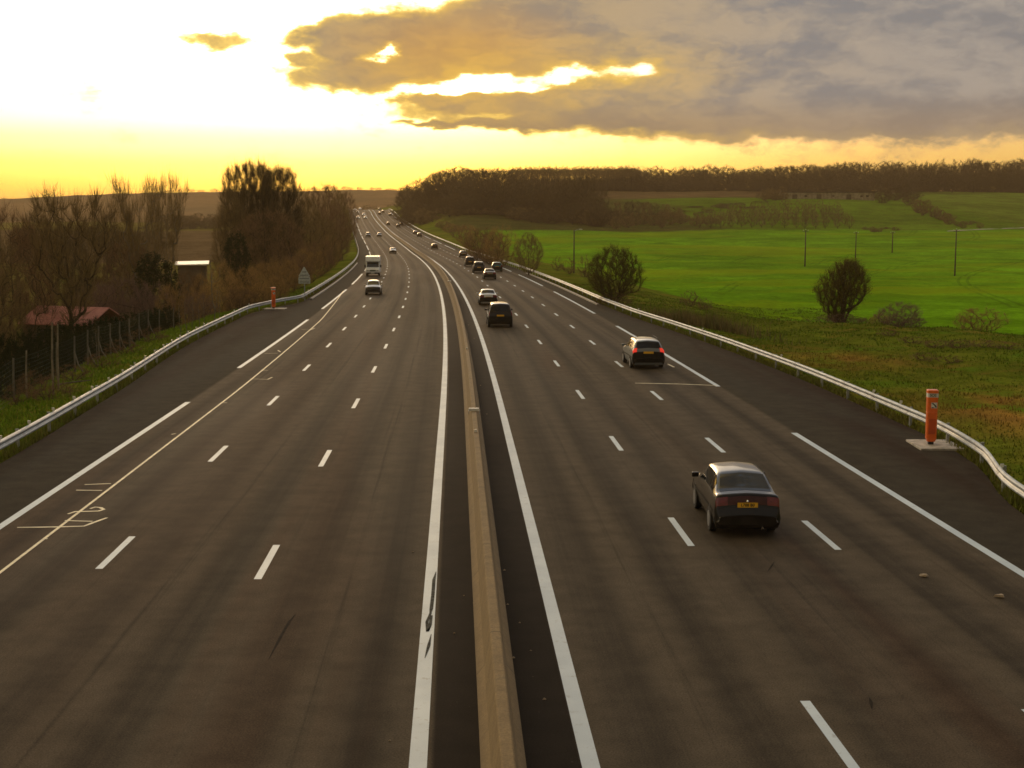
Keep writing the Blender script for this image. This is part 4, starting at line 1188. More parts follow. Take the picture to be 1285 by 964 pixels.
def text_mesh(txt, size, mat, name, parent, loc, rot, bold=.0):
    cu = bpy.data.curves.new('t', 'FONT'); cu.body = txt; cu.size = size; cu.align_x = 'CENTER'; cu.align_y = 'CENTER'; cu.offset = bold
    o = bpy.data.objects.new('t', cu); COL.objects.link(o)
    me = bpy.data.meshes.new_from_object(o.evaluated_get(bpy.context.evaluated_depsgraph_get()))
    bpy.data.objects.remove(o)
    me.name = name; me.materials.clear(); me.materials.append(mat)
    ob = bpy.data.objects.new(name, me); COL.objects.link(ob); ob.parent = parent; ob.location = loc; ob.rotation_euler = rot
    return ob

def car(kind, loc, rz, label, col, plate='y', lit=False, heads=False, far=False, roofcol=None, detail=False, group=None, name='car', lower=None, glow=None, fb=2.1):
    root = empty(name, loc, rz, label, 'car', group)
    S_, n = surf(kind); d = ST[kind]; L = d['L']
    nt_ = n*(4 if not far else 2)+1
    vv = np.concatenate([np.linspace(0, 5, 26 if not far else 16)])
    T_, V_ = np.meshgrid(np.linspace(0, n, nt_), vv, indexing='ij')
    P = S_(T_, V_); Pm = P[:, ::-1].copy(); Pm[..., 0] *= -1
    full = np.concatenate([P, Pm[:, 1:]], 1)
    mb = MB(); mb.grid(full)
    k = full.shape[1]; b0 = len(mb.v)
    mb.f.append(tuple(range(k-1))); mb.mi.append(0)
    base = (nt_-1)*k
    mb.f.append(tuple(base+i for i in range(k-2, -1, -1))); mb.mi.append(0)
    body = mb.build('body', paint(col), root, smooth=True)
    # glass
    def P1(nm, mat, *a, **kw):
        m_ = MB(); m_.grid(patch(kind, *a, **kw)); return m_.build(nm, MAT[mat] if isinstance(mat, str) else mat, root, smooth=True)
    rw = P1('rear_window', 'glass', d['rear'][0], d['rear'][1], 4.10, 5, 0, off=.007)
    P1('windscreen', 'glass', d['wind'][0], d['wind'][1], 4.08, 5, 0, off=.007)
    t0, t1 = d['side']; pa, pb = d['pil']
    for sd in (-1, 1):
        segs = [(t0+.35, pa-.10), (pa+.10, pb-.08), (pb+.08, t1)]
        for a, b_ in segs: P1('side_window', 'glass', a, b_, 3.16, 3.88, sd, nt_=8, nv=5, off=.006)
    # bumpers and lamps
    bm = MAT['trim'] if lower is None else paint(lower)
    for (ta, tb_, row, dy) in ((.12, d['bump'], 0, -.030), (n-fb, n-.12, -1, .030)):
        Q = patch(kind, ta, tb_, 1.05, 5, 0, off=.022, nt_=22, nv=20)
        m_ = MB(); m_.grid(Q)
        E_ = Q[row].copy(); E2 = E_.copy(); E2[:, 1] = E_[:, 1].mean()+dy; E2[:, 0] *= .97; E2[:, 2] = (E2[:, 2]-.4)*.97+.4
        m_.grid(np.stack([E_, E2]) if dy > 0 else np.stack([E2, E_])); k0 = len(m_.v); m_.add([tuple(p) for p in E2], [tuple(range(len(E2)))])
        m_.build('bumper', bm, root, smooth=False)
    for sd in (-1, 1):
        P1('tail_light', 'red_lit' if lit else 'red_light', d['tail'][0], d['tail'][1], d['tv'][0], d['tv'][1], sd, off=.012, nt_=6, nv=8)
        P1('headlight', 'head_lit' if heads else 'head', d['hl'][0], d['hl'][1], 3.2, 4.45, sd, off=.012, nt_=5, nv=8)
    # plates front and rear
    y0 = -L/2+d['plate'][0]-.035
    mb = MB(); mb.box((0, y0, d['plate'][1]), (.52, .012, .115)); pl = mb.build('number_plate', MAT['plate_y' if plate == 'y' else 'plate_w'], root)
    mb = MB(); mb.box((0, L/2+.02, .44), (.52, .012, .11)); mb.build('number_plate', MAT['plate_w'], root)
    mb = MB(); P_ = patch(kind, n-2.9, n-2.2, 4.35, 5, 0, off=.010, nt_=4, nv=6); mb.grid(P_); mb.build('grille', MAT['trim'], root)
    # wheels
    wr = d['wr']; wm = d['st'][8][4]
    for y in d['wheels']:
        for sd in (-1, 1):
            mb = MB(); mb.disc((sd*(wm-.075), y-L/2, wr), 'x', wr+.055, .155, 20, R(-12), R(192)); mb.build('wheel_arch', MAT['trim'], root)
            mb = MB(); mb.disc((sd*(wm-.085), y-L/2, wr), 'x', wr, .19, 24); wh = mb.build('wheel', MAT['rubber'], root, bevel=.02 if detail else 0)
            if not far:
                mb = MB(); mb.disc((sd*(wm-.082), y-L/2, wr), 'x', wr*.64, .196, 20); mb.build('rim', MAT['rim'], wh)
    for sd in (-1, 1):
        yy = d['st'][12][0]-L/2-.28; zz_ = d['st'][12][2]+.10
        mb = MB(); mb.box((sd*(wm+.06), yy, zz_), (.20, .09, .13)); mb.build('mirror', paint(col) if not far else MAT['trim'], root, bevel=.025)
    if not far:
        for sd in (-1, 1):
            # door seams, handles and rubbing strip
            P1('rubbing_strip', 'trim', 5.6 if kind in ('sedan', 'saloon') else 4.6, 13.0, 2.02, 2.18, sd, off=.012, nt_=24, nv=3)
            for td in (7.0 if kind in ('sedan', 'saloon') else 7.2, 9.1):
                P1('door_handle', 'trim', td+.62, td+.85, 2.72, 2.84, sd, off=.022, nt_=3, nv=3)
            for td in (7.35, 9.0, 11.6): P1('door_seam', 'ink', td, td+.03, 1.15, 3.05, sd, off=.002, nt_=2, nv=10)
        P1('boot_seam', 'ink', d['tail'][0]-.22, d['tail'][0]-.14, 3.2, 5, 0, off=.004, nt_=3, nv=14)
        mb = MB(); mb.disc((.38, -L/2+.02, .25), 'y', .030, .12, 12); mb.build('exhaust', MAT['chrome'], root)
        mb = MB(); mb.tube([(.02, -L/2+d['st'][6][0]-.02, d['st'][6][3]+.02-.33), (.0, -L/2+d['st'][6][0]-.13, d['st'][6][3]-.40)], .012, 6)
        mb.tube([(-.30, -L/2+.5*(d['st'][5][0]+d['st'][6][0])-.03, .5*(d['st'][5][3]+d['st'][6][3])+.01), (.04, -L/2+d['st'][5][0]+.02, d['st'][5][3]+.035)], .010, 5)
        mb.build('rear_wiper', MAT['trim'], root)
    if detail:
        text_mesh('L788 B0', .105, MAT['ink'], 'plate_characters', pl, (0, y0-.010, d['plate'][1]), (R(90), 0, 0), .002)
    return root

def on_road(s, o): return spot(s, o, .0)
CARS = []
def put(kind, s, o, label, col, toward=False, **kw):
    L = ST[kind]['L']
    c = on_road(s + (L/2), o)
    slope = 0.0
    h = heading(s) + (math.pi if toward else 0)
    e = car(kind, c, h, label, col, **kw)
    z0, z1 = float(zroad(s)), float(zroad(s+L)); e.rotation_euler.x = math.atan((z1-z0)/L)*(-1 if toward else 1)
    return e
BLK = (.010, .008, .007); 
bc = put('sedan', 30.6, 6.98, 'black liftback car with a diamond badge, nearest on the right carriageway', BLK, detail=True, name='liftback_car', lower=(.012, .010, .009))
bc.scale = (.93, 1, 1); bc.rotation_euler.z += R(-2.5)
# badge, spoiler lip and red panel between the lamps
mb = MB(); yb = -ST['sedan']['L']/2+.07
mb.add([(0, yb-.012, .80), (.045, yb-.012+.01, .872), (0, yb+.02, .945), (-.045, yb-.012+.01, .872), (0, yb-.035, .872)], [(0, 1, 4), (1, 2, 4), (2, 3, 4), (3, 0, 4)])
mb.build('badge', MAT['chrome'], bc)
mb = MB(); mb.grid(patch('sedan', 2.25, 3.7, 4.36, 5, 0, off=.010, nt_=5, nv=10)); mb.build('tail_panel', simple('dark_red_panel', (.055, .008, .008), .25, 0, .2, 6), bc, smooth=True)
hb = put('estate', 67.5, 9.92, 'blue-silver estate car with glowing red tail lights on the right lane', (.22, .24, .25), lit=True, name='estate_car')
for sd in (-1, 1):
    mb = MB(); mb.tube([(sd*.56, -1.5, 1.50), (sd*.57, -1.3, 1.545), (sd*.57, .1, 1.55), (sd*.56, .3, 1.50)], .018, 6); mb.build('roof_rail', MAT['trim'], hb)
put('suv', 95.5, 3.45, 'black off-road car with a big dark rear window beside the median line', (.014, .009, .008), name='off_road_car')
put('saloon', 122, 3.62, 'pale silver saloon car just ahead of the black off-road car', (.74, .74, .72), name='saloon_car')
put('saloon', 180, 6.75, 'brownish grey saloon car overtaking beside the teal car', (.20, .165, .14), name='saloon_car')
put('suv', 204, 6.55, 'dark grey people carrier close ahead of the brownish saloon', (.06, .058, .055), name='people_carrier')
put('hatch', 210, 9.75, 'teal green hatchback on the right lane beside the people carrier', (.03, .16, .16), name='hatchback_car')
put('suv', 236, 6.9, 'dark brown tall car, nearer one of the pair beyond the people carrier', (.045, .036, .030), name='tall_car')
put('hatch', 300, 9.6, 'silver grey hatchback, farther one of the pair beyond the people carrier', (.33, .32, .31), name='hatchback_car')
put('hatch', 368, 7.0, 'dark car alone in the middle lane on the bend beyond the pair', (.02, .018, .017), far=True)
put('hatch', 487, 9.6, 'small dark car on the far bend, nearer one of the two by the right guardrail', (.02, .02, .02), far=True)
put('saloon', 522, 9.9, 'small dark car on the far bend, farther one of the two by the right guardrail', (.05, .045, .04), far=True)
fl = [('distant dark car in the middle lane, nearest of the trio on the climb', (.02, .02, .02), 612, 6.9), ('distant dark car at the left of the trio on the climb', (.03, .028, .026), 645, 3.5), ('distant dark car at the right of the trio on the climb', (.02, .018, .018), 642, 9.8)]
for l, c, s, o in fl: put('hatch', s, o, l, c, far=True)
fl = [('distant dark car on the right lane near the top of the climb', (.02, .02, .02), 800, 9.9), ('distant dark car at the left of the group near the top of the climb', (.03, .028, .026), 818, 4.2), ('distant dark car highest of the group near the top of the climb', (.04, .036, .03), 842, 6.9)]
for l, c, s, o in fl: put('hatch', s, o, l, c, far=True)
put('hatch', 912, 6.6, 'tiny pale car at the very crest of the right carriageway', (.5, .48, .44), far=True)
# oncoming traffic on the left carriageway
put('hatch', 141, -7.75, 'oncoming silver car with a black front straddling the lane line ahead of the motorhome', (.50, .50, .50), toward=True, lower=(.012, .012, .012), name='hatchback_car', fb=3.25)
put('saloon', 333, -5.5, 'oncoming pale grey car with a dark front in the middle lane behind the motorhome', (.40, .38, .34), toward=True, far=True)
put('suv', 482, -9.2, 'oncoming dark car on the outer lane, left of a pair before the bend', (.05, .045, .04), toward=True, far=True)
put('hatch', 488, -5.0, 'oncoming dark car in the middle lane, right of a pair before the bend', (.03, .028, .025), toward=True, far=True)
fl = [('distant oncoming car with bright headlights, left of the pair on the climb', (.55, .52, .46), 752, -9.6), ('distant oncoming car with bright headlights, right of the pair on the climb', (.5, .48, .42), 755, -5.6),
      ('distant oncoming car with lit headlights at the crest by the left guardrail', (.5, .46, .4), 885, -10.0), ('distant oncoming car with lit headlights, second from the left at the crest', (.3, .27, .24), 836, -9.0),
      ('distant oncoming car with lit headlights, highest one at the crest', (.5, .46, .4), 915, -6.4), ('distant oncoming car with lit headlights in the middle lane just below the crest', (.3, .27, .24), 803, -5.8)]
for l, c, s, o in fl: put('hatch', s, o, l, c, toward=True, far=True, heads=True)

# ------------------------------------------------------------------ motorhome, coming towards us
def motorhome(s, o):
    e = empty('motorhome', on_road(s+.3, o), heading(s)+math.pi, 'white oncoming motorhome with a large overcab on the outer left lane', 'motorhome')
    e.location = spot(s+3.0, o)
    W = 1.08
    mb = MB(); mb.prism([(-W, .55), (W, .55), (W, 2.72), (W-.08, 2.86), (-W+.08, 2.86), (-W, 2.72)], -3.0, 1.15); mb.build('living_box', MAT['van_white'], e, bevel=.04)
    mb = MB()   # overcab: nose leaning back
    mb.add([(-W, 1.152, 2.05), (W, 1.152, 2.05), (W, 1.152, 2.84), (-W, 1.152, 2.84), (-W+.05, 2.02, 2.10), (W-.05, 2.02, 2.10), (W-.10, 1.72, 2.80), (-W+.10, 1.72, 2.80)],
           [(3, 2, 1, 0), (4, 5, 6, 7), (0, 1, 5, 4), (1, 2, 6, 5), (2, 3, 7, 6), (3, 0, 4, 7)])
    mb.build('overcab', MAT['van_white'], e, bevel=.05)
    Wc = .96
    mb = MB()
    side = [(1.153, .42), (1.153, 2.045), (1.62, 2.045), (2.20, 1.22), (2.98, 1.02), (3.10, .86), (3.14, .50), (3.05, .36)]
    n = len(side)
    vs = [(-Wc, y, z) for y, z in side] + [(Wc, y, z) for y, z in side]
    fs = [tuple(range(n)), tuple(range(2*n-1, n-1, -1))] + [(i, n+i, n+(i+1) % n, (i+1) % n) for i in range(n)]
    mb.add(vs, fs); mb.build('cab', MAT['van_white'], e, bevel=.05)
    mb = MB(); a = Vector((0, 1.66, 1.97)); b_ = Vector((0, 2.165, 1.27)); nn = Vector((0, .82, .58))*.012
    mb.add([Vector((-.82, a.y, a.z))+nn, Vector((.82, a.y, a.z))+nn, Vector((.88, b_.y, b_.z))+nn, Vector((-.88, b_.y, b_.z))+nn], [(0, 1, 2, 3)]); mb.build('windscreen', MAT['glass'], e)
    for sd in (-1, 1):
        mb = MB(); x = sd*(Wc+.006); mb.add([(x, 1.22, 1.25), (x, 2.02, 1.25), (x, 1.60, 1.90), (x, 1.22, 1.90)], [(0, 1, 2, 3)]); mb.build('cab_window', MAT['glass'], e)
        mb = MB(); mb.box((sd*(Wc+.17), 1.95, 1.42), (.20, .12, .34)); mb.build('mirror', MAT['trim'], e, bevel=.03)
        mb = MB(); mb.box((sd*.70, 3.12, .80), (.34, .06, .19)); mb.build('headlight', MAT['head'], e, bevel=.02)
        for y in (-1.9, 2.35):
            mb = MB(); mb.disc((sd*(Wc-.10), y, .34), 'x', .34, .22, 22); wh = mb.build('wheel', MAT['rubber'], e)
            mb = MB(); mb.disc((sd*(Wc-.095), y, .34), 'x', .21, .225, 18); mb.build('rim', MAT['rim'], wh)
        mb = MB(); x = sd*(W+.008); mb.add([(x, -2.2, 1.5), (x, -1.1, 1.5), (x, -1.1, 2.05), (x, -2.2, 2.05)], [(0, 1, 2, 3)]); mb.build('living_window', MAT['glass'], e)
    mb = MB(); mb.box((0, 3.135, .82), (.86, .05, .22)); mb.build('grille', simple('grille_green', (.10, .14, .12), .5), e, bevel=.01)
    mb = MB(); mb.box((0, 3.12, .45), (1.86, .16, .20)); mb.build('bumper', MAT['trim'], e, bevel=.04)
    mb = MB(); mb.box((0, 3.215, .48), (.52, .012, .11)); mb.build('number_plate', MAT['plate_w'], e)
    return e
motorhome(193, -9.45)
# ------------------------------------------------------------------ emergency phone columns
def phone(loc, rz, label, h=1.85, k=1.0):
    e = empty('emergency_phone', loc, rz, label, 'emergency phone')
    a, b = .17*k, .15*k
    # chamfered column, a little wider at the top third
    def ring(hx, hy, c, z): return [(-hx+c, -hy, z), (hx-c, -hy, z), (hx, -hy+c, z), (hx, hy-c, z), (hx-c, hy, z), (-hx+c, hy, z), (-hx, hy-c, z), (-hx, -hy+c, z)]
    def col(levels, nm, mat):
        mb = MB(); vs = []
        for hx, hy, c, z in levels: vs += ring(hx, hy, c, z)
        fs = [tuple(range(7, -1, -1)), tuple((len(levels)-1)*8+i for i in range(8))]
        for i in range(len(levels)-1):
            for j in range(8): fs.append((i*8+j, i*8+(j+1) % 8, (i+1)*8+(j+1) % 8, (i+1)*8+j))
        mb.add(vs, fs); return mb.build(nm, mat, e, bevel=.008)
    col([(.09, .08, .02, .0), (.09, .08, .02, .10)], 'foot', MAT['ink'])
    col([(.125, .11, .03, .10), (a-.005, b-.005, .035, .20), (a, b, .035, 1.10)], 'column', MAT['orange'])
    col([(a, b, .035, 1.102), (a+.004, b+.004, .035, 1.60)], 'phone_housing', MAT['orange'])
    col([(a+.007, b+.007, .035, 1.602), (a+.007, b+.007, .035, 1.735)], 'band', MAT['white_panel'])
    col([(a+.012, b+.012, .04, 1.737), (a+.012, b+.012, .045, 1.83), (a-.02, b-.02, .04, h)], 'cap', MAT['orange'])
    text_mesh('SOS', .12, MAT['ink'], 'lettering', e, (0, -b-.0095, 1.668), (R(90), 0, 0), .003)
    text_mesh('SOS', .12, MAT['ink'], 'lettering', e, (a+.0095, 0, 1.668), (R(90), 0, R(90)), .003)
    mb = MB(); mb.box((.045, -b-.008, 1.335), (.19, .012, .19)); pic = mb.build('pictogram', MAT['white_panel'], e)
    mb = MB(); y = -b-.0165
    mb.add([(-.045, y, 1.41), (.0, y, 1.425), (.11, y, 1.325), (.13, y, 1.27), (.09, y, 1.265), (.035, y, 1.345)], [(0, 1, 2, 3, 4, 5)])
    mb.add([(-.03, y, 1.285), (.05, y, 1.262), (.05, y, 1.25), (-.04, y, 1.25)], [(0, 1, 2, 3)])
    mb.build('handset_mark', MAT['ink'], pic)
    mb = MB(); mb.box((0, -b-.005, .62), (.22, .012, .52)); mb.build('door_panel', MAT['orange_dark'], e)
    return e
sp = road_px(1172, 560)
s_, o_ = xy2so(sp.x, sp.y)
def slab(s, o, sx, sy, label):
    p = spot(s, o, 0); mb = MB()
    mb.box((0, 0, .03), (sx, sy, .08)); ob = mb.build('concrete_slab', MAT['slab'], bevel=.015); ob.location = p; ob.rotation_euler.z = heading(s)-R(4)
    tag(ob, label, 'slab'); return ob
slab(s_+.05, float(o_)+.05, 1.45, 1.9, 'pale concrete slab under the orange emergency phone by the right guardrail')
phone(spot(s_, float(o_)-.12, .07), heading(s_)-R(10), 'orange emergency phone column with a white band beside the right guardrail')
sp = road_px(343.5, 388); s_, o_ = xy2so(sp.x, sp.y)
slab(s_, float(o_)+.1, 1.9, 1.6, 'pale concrete slab under the orange emergency phone by the left guardrail')
phone(spot(s_, float(o_)+.0, .07), heading(s_)+R(8), 'orange emergency phone column with a pale top beside the left guardrail')

# ------------------------------------------------------------------ triangular sign seen from behind
p = at(382, 357, 131); s_, o_ = xy2so(p.x, p.y)
zb = ground(p.x, p.y)
e = empty('road_sign', (p.x, p.y, zb), heading(s_)-R(6), 'grey back of a triangular road sign with two plates below it by the left guardrail', 'road sign')
zt = at(382, 335, 131).z - zb; zl = at(382, 356, 131).z - zb
mb = MB(); mb.tube([(0, .06, -.3), (0, .06, zt-.25)], .045, 10); mb.build('post', MAT['galv'], e)
H = zt-zl; hb = zl+H*.38
def plate(poly, nm, mat, y0=-.012, y1=.012):
    mb = MB(); mb.prism(poly, y0, y1); return mb.build(nm, mat, e, bevel=.004)
plate([(-.50, hb+.06), (.50, hb+.06), (.55, hb+.13), (.06, zt-.05), (0, zt), (-.06, zt-.05), (-.55, hb+.13)], 'triangle_plate', MAT['grey_sign'])
plate([(-.60, hb-.28), (.60, hb-.28), (.55, hb+.035), (-.55, hb+.035)], 'lower_plate', MAT['grey_sign'])
plate([(-.57, hb-.62), (.57, hb-.62), (.57, hb-.30), (-.57, hb-.30)], 'lower_plate', MAT['grey_sign'])
for z, hw in ((hb+.20, .40), (hb+.52, .22), (hb-.12, .48), (hb-.46, .48)):
    mb = MB(); mb.box((0, -.030, z), (hw*2, .032, .085)); mb.build('bracket', MAT['sign_rib'], e)

# ------------------------------------------------------------------ power and lamp poles on the right
def pole(px, base, top, label, dist=None, lamp=False, arm=True, rad=.11):
    g = G(px, base) if dist is None else plant_at(px, dist)
    h = at(px, top, g.y).z - g.z
    e = empty('lamp_pole' if lamp else 'utility_pole', g, R(15), label, 'pole', None if lamp else 'utility poles in the green field')
    mb = MB(); mb.tube([(0, 0, -.4), (0, 0, h*.5), (0, 0, h)], [rad*1.25, rad, rad*.8], 10); mb.build('shaft', MAT['wood_pole'], e, smooth=True)
    if lamp:
        mb = MB(); mb.tube([(0, 0, h-.25), (.5, 0, h-.05), (1.0, 0, h)], .05, 6); mb.build('arm', MAT['galv_post'], e)
        mb = MB(); mb.box((1.15, 0, h+.01), (.55, .22, .12)); mb.build('lamp_head', MAT['white_panel'], e, bevel=.03)
    else:
        mb = MB(); mb.box((0, 0, h-.35), (1.5, .10, .12)); mb.build('crossarm', MAT['wood_pole'], e)
        for x in (-.65, 0, .65):
            mb = MB(); mb.tube([(x, 0, h-.28), (x, 0, h-.02 if x else h+.16)], [.05, .06], 8); mb.build('insulator', MAT['white_panel'], e)
    return e
pole(720.5, 331, 288, 'dark lamp pole standing behind the rounded tree by the motorway', dist=222, lamp=True)
pole(1010, 334.5, 288.5, 'dark wooden utility pole standing left of the ragged olive-brown tree', rad=.15)
pole(1073.5, 324, 291, 'thin wooden utility pole rising just above the ragged olive-brown tree', rad=.14)
pole(1119.5, 317, 291, 'smallest wooden utility pole, farthest out in the green field', rad=.16)
pole(1198, 347, 288, 'tallest wooden utility pole, nearest the right edge of the picture', rad=.14)
pole(1040, 0, 262, 'faint utility pole on the upper meadow by the orchard', dist=600, rad=.14) if False else None

# ------------------------------------------------------------------ long low farm building on the hill
a = plant_at(978, 690); b = plant_at(1094, 690)
L = (b-a).length
e = empty('farm_building', ((a.x+b.x)/2, 690, min(a.z, b.z)-.4), 0, 'long low pale farm building in front of the skyline wood', 'building')
mb = MB(); mb.box((0, 0, 2.0), (L, 7, 4.0)); mb.build('wall', MAT['wall_pale'], e)
mb = MB(); mb.prism([(-L/2-.4, 4.002), (L/2+.4, 4.002), (L/2+.1, 4.85), (-L/2-.1, 4.85)], -3.9, 3.9); mb.build('roof', simple('dark_roof', (.075, .055, .042), .9, 0, .3, .6), e)
for x in (-L*.36, -L*.1, L*.22):
    mb = MB(); mb.box((x, -3.53, 1.6), (2.6, .08, 3.0)); mb.build('door', MAT['wall_dark'], e)
for x in (-L*.24, L*.05, L*.36, L*.42):
    mb = MB(); mb.box((x, -3.53, 2.3), (1.4, .08, .9)); mb.build('window', MAT['glass'], e)
# pale lane climbing to the right at the field top
mb = MB(); P = []
for i in range(24):
    t = i/23; px = 1188+130*t; py = 290.5-4.5*math.sin(t*1.5)
    g = G(px, py); P.append([(g.x, g.y-1.6, g.z+.06), (g.x, g.y+1.6, ground(g.x, g.y+1.6)+.06)])
mb.grid(np.array(P)); mb.build('farm_track', simple('pale_gravel', (.34, .31, .26), .95, 0, .15, .5, world=True), kind='structure')

# ------------------------------------------------------------------ red-roofed house and the white-roofed shed on the left
g = plant_at(88, 122)
rz = R(-24)
e = empty('house', g, rz, 'low house with a faded red tiled roof behind the wire fence', 'house')
top = at(88, 386, 122).z - g.z; eav = at(88, 404, 122).z - g.z
mb = MB(); mb.box((0, 0, eav/2-.3), (7.4, 5.0, eav+.5)); mb.build('wall', MAT['wall_dark'], e)
mb = MB(); ov = .35
mb.add([(-4.0, -2.85, eav-.12), (4.0, -2.85, eav-.12), (4.0, 0, top), (-4.0, 0, top), (4.0, 2.85, eav-.12), (-4.0, 2.85, eav-.12),
        (-4.0, -2.85, eav-.02), (4.0, -2.85, eav-.02), (4.0, 0, top+.10), (-4.0, 0, top+.10), (4.0, 2.85, eav-.02), (-4.0, 2.85, eav-.02)],
       [(6, 7, 8, 9), (9, 8, 10, 11), (1, 0, 3, 2), (2, 3, 5, 4), (0, 1, 7, 6), (4, 5, 11, 10), (1, 2, 8, 7), (2, 4, 10, 8), (3, 0, 6, 9), (5, 3, 9, 11)])
m, nt, b_ = nt_new('red_tiles'); w = NW(nt); o = w.obj(); x, y, z = w.sep(o)
rows = w.M('FRACT', w.M('MULTIPLY', y, 3.2)); colm = w.M('FRACT', w.M('MULTIPLY', x, 4.2))
c = w.mix(w.rng(w.noise(o, 1.3, 5, .7), .3, .7), (.44, .155, .125, 1), (.60, .25, .20, 1))
c = w.mix(w.M('MULTIPLY', w.rng(rows, .18, .0), .45), c, (.10, .035, .03, 1))
w.put(b_.inputs['Base Color'], c); b_.inputs['Roughness'].default_value = .85
w.put(b_.inputs['Normal'], w.bump(w.M('ADD', w.M('PINGPONG', colm, .5), rows), .6, .05))
mb.build('roof', m, e)
mb = MB(); mb.box((-1.2, -2.53, eav*.42), (.9, .06, eav*.8)); mb.build('door', MAT['ink'], e)
mb = MB(); mb.box((1.5, -2.53, eav*.55), (1.1, .06, .9)); mb.build('window', MAT['glass'], e)
mb = MB(); mb.box((2.2, .9, top-.05), (.55, .55, 1.0)); mb.build('chimney', MAT['wall_dark'], e) if False else None
g = plant_at(240, 190)
e = empty('shed', g, R(8), 'small dark shed with a bright white sheet roof at the edge of the brown field', 'shed')
hz = at(240, 331, 190).z - g.z
mb = MB(); mb.box((0, 0, hz/2-.2), (3.9, 2.6, hz-.1)); mb.build('wall', MAT['wall_dark'], e)
mb = MB(); mb.add([(-2.35, -1.7, hz-.16), (2.3, -1.7, hz-.08), (2.3, 1.7, hz+.30), (-2.35, 1.7, hz+.22), (-2.35, -1.7, hz-.08), (2.3, -1.7, hz), (2.3, 1.7, hz+.38), (-2.35, 1.7, hz+.30)],
    [(3, 2, 1, 0), (4, 5, 6, 7), (0, 1, 5, 4), (1, 2, 6, 5), (2, 3, 7, 6), (3, 0, 4, 7)]); mb.build('roof', MAT['roof_white'], e)
mb = MB(); mb.box((.6, -1.32, hz*.4), (.9, .05, hz*.7)); mb.build('door', MAT['ink'], e)

# ------------------------------------------------------------------ wire fence on the left with braced posts
pts = [(-30, 56), (8, 62), (64, 70), (87, 74), (104, 78), (118, 82), (133, 86), (145, 90), (157, 94), (170, 98), (182, 102), (196, 108), (214, 114)]
loc = [plant_at(px, d) for px, d in pts]
e = empty('wire_fence', loc[3], 0, 'sagging wire mesh fence with pale posts in front of the red-roofed house', 'fence')
inv = loc[3]
for i, g in enumerate(loc):
    mb = MB(); q = g-inv
    mb.tube([q+Vector((0, 0, -.3)), q+Vector((0, 0, 1.1)), q+Vector((.04, 0, 2.05))], [.055, .05, .045], 6); mb.build('post', MAT['fence_post'], e)
    if 2 < i < 11:
        mb = MB(); mb.tube([q+Vector((0, 0, 1.25)), q+Vector((.35, -.6, .55)), q+Vector((.75, -1.0, ground(g.x+.75, g.y-1.0)-g.z-.05))], .035, 5); mb.build('brace', MAT['fence_post'], e)
mb = MB()
for i in range(len(loc)-1):
    a, b = loc[i]-inv, loc[i+1]-inv
    for z in np.arange(.15, 1.96, .2):
        m_ = (a+b)/2; mb.tube([a+Vector((0, 0, z)), m_+Vector((0, 0, z-.05)), b+Vector((0, 0, z))], .004, 3, cap=False)
    n = int((b-a).length/.28)
    for k in range(1, n):
        q = a.lerp(b, k/n); mb.tube([q+Vector((0, 0, .1)), q+Vector((0, 0, 1.93))], .0035, 3, cap=False)
mb.build('wire_mesh', MAT['mesh_green'], e)
# tall pale stakes on the slope
for k, (px, d, top, lab) in enumerate(((58, 60, 405, 'tall pale stake on the left slope, left one of a close pair'), (65, 61.5, 407, 'tall pale stake on the left slope, right one of a close pair'), (24, 62, 440, 'short pale stake on the left slope near the picture edge'))):
    g = plant_at(px, d); h = at(px, top, d).z-g.z
    mb = MB(); mb.tube([(0, 0, -.3), (.02, 0, h*.5), (.08, 0, h)], [.05, .045, .035], 7)
    o = mb.build('wooden_stake', MAT['stake']); o.location = g; tag(o, lab, 'stake')
# three short stakes below the right rail
for k, (px, py) in enumerate(((874, 422), (883, 424), (891, 427))):
    p = road_px(px, py); mb = MB(); mb.tube([(0, 0, -.05), (.02, 0, .42)], [.035, .025], 6)
    mb.tube([(0, 0, .02), (.16, -.03, .04)], .02, 5)
    o = mb.build('marker_peg', MAT['stake']); o.location = (p.x, p.y, -.03)
    tag(o, ('left', 'middle', 'right')[k] + ' one of three pale pegs standing under the right guardrail', 'peg')
# fallen pale branch on the left grass
g = G(93, 484); mb = MB(); mb.tube([(-.8, 0, .05), (0, .1, .16), (.7, .3, .22)], [.03, .04, .02], 6); o = mb.build('fallen_branch', MAT['bark_pale']); o.location = g
tag(o, 'pale fallen branch lying on the grass below the two tall stakes', 'branch')

# ------------------------------------------------------------------ scraps lying on the carriageway
r_ = random.Random(3)
def scrap(px, py, sz, label):
    p = road_px(px, py); mb = MB(); n = 7; a0 = r_.uniform(0, 6)
    ring = [(math.cos(a0+6.283*i/n)*sz*r_.uniform(.6, 1.2)*1.4, math.sin(a0+6.283*i/n)*sz*r_.uniform(.6, 1.2)*.8) for i in range(n)]
    mb.add([(x, y, .006+r_.uniform(0, .02)) for x, y in ring]+[(x*.8, y*.8, .035+r_.uniform(0, .03)) for x, y in ring],
           [tuple(range(n-1, -1, -1)), tuple(range(n, 2*n))]+[(i, (i+1) % n, n+(i+1) % n, n+i) for i in range(n)])
    o = mb.build('litter_scrap', MAT['scrap']); o.location = (p.x, p.y, .004); tag(o, label, 'litter')
MAT['scrap'] = simple('pale_scrap', (.36, .28, .19), .85, 0, .3, 9)
scrap(1159, 724, .085, 'pale tan scrap lying in the right lane nearer the black car')
scrap(1254, 750, .085, 'pale tan scrap lying in the right lane close to the right picture edge')
lab = 'tiny pale scrap on the dark strip beside the concrete barrier'
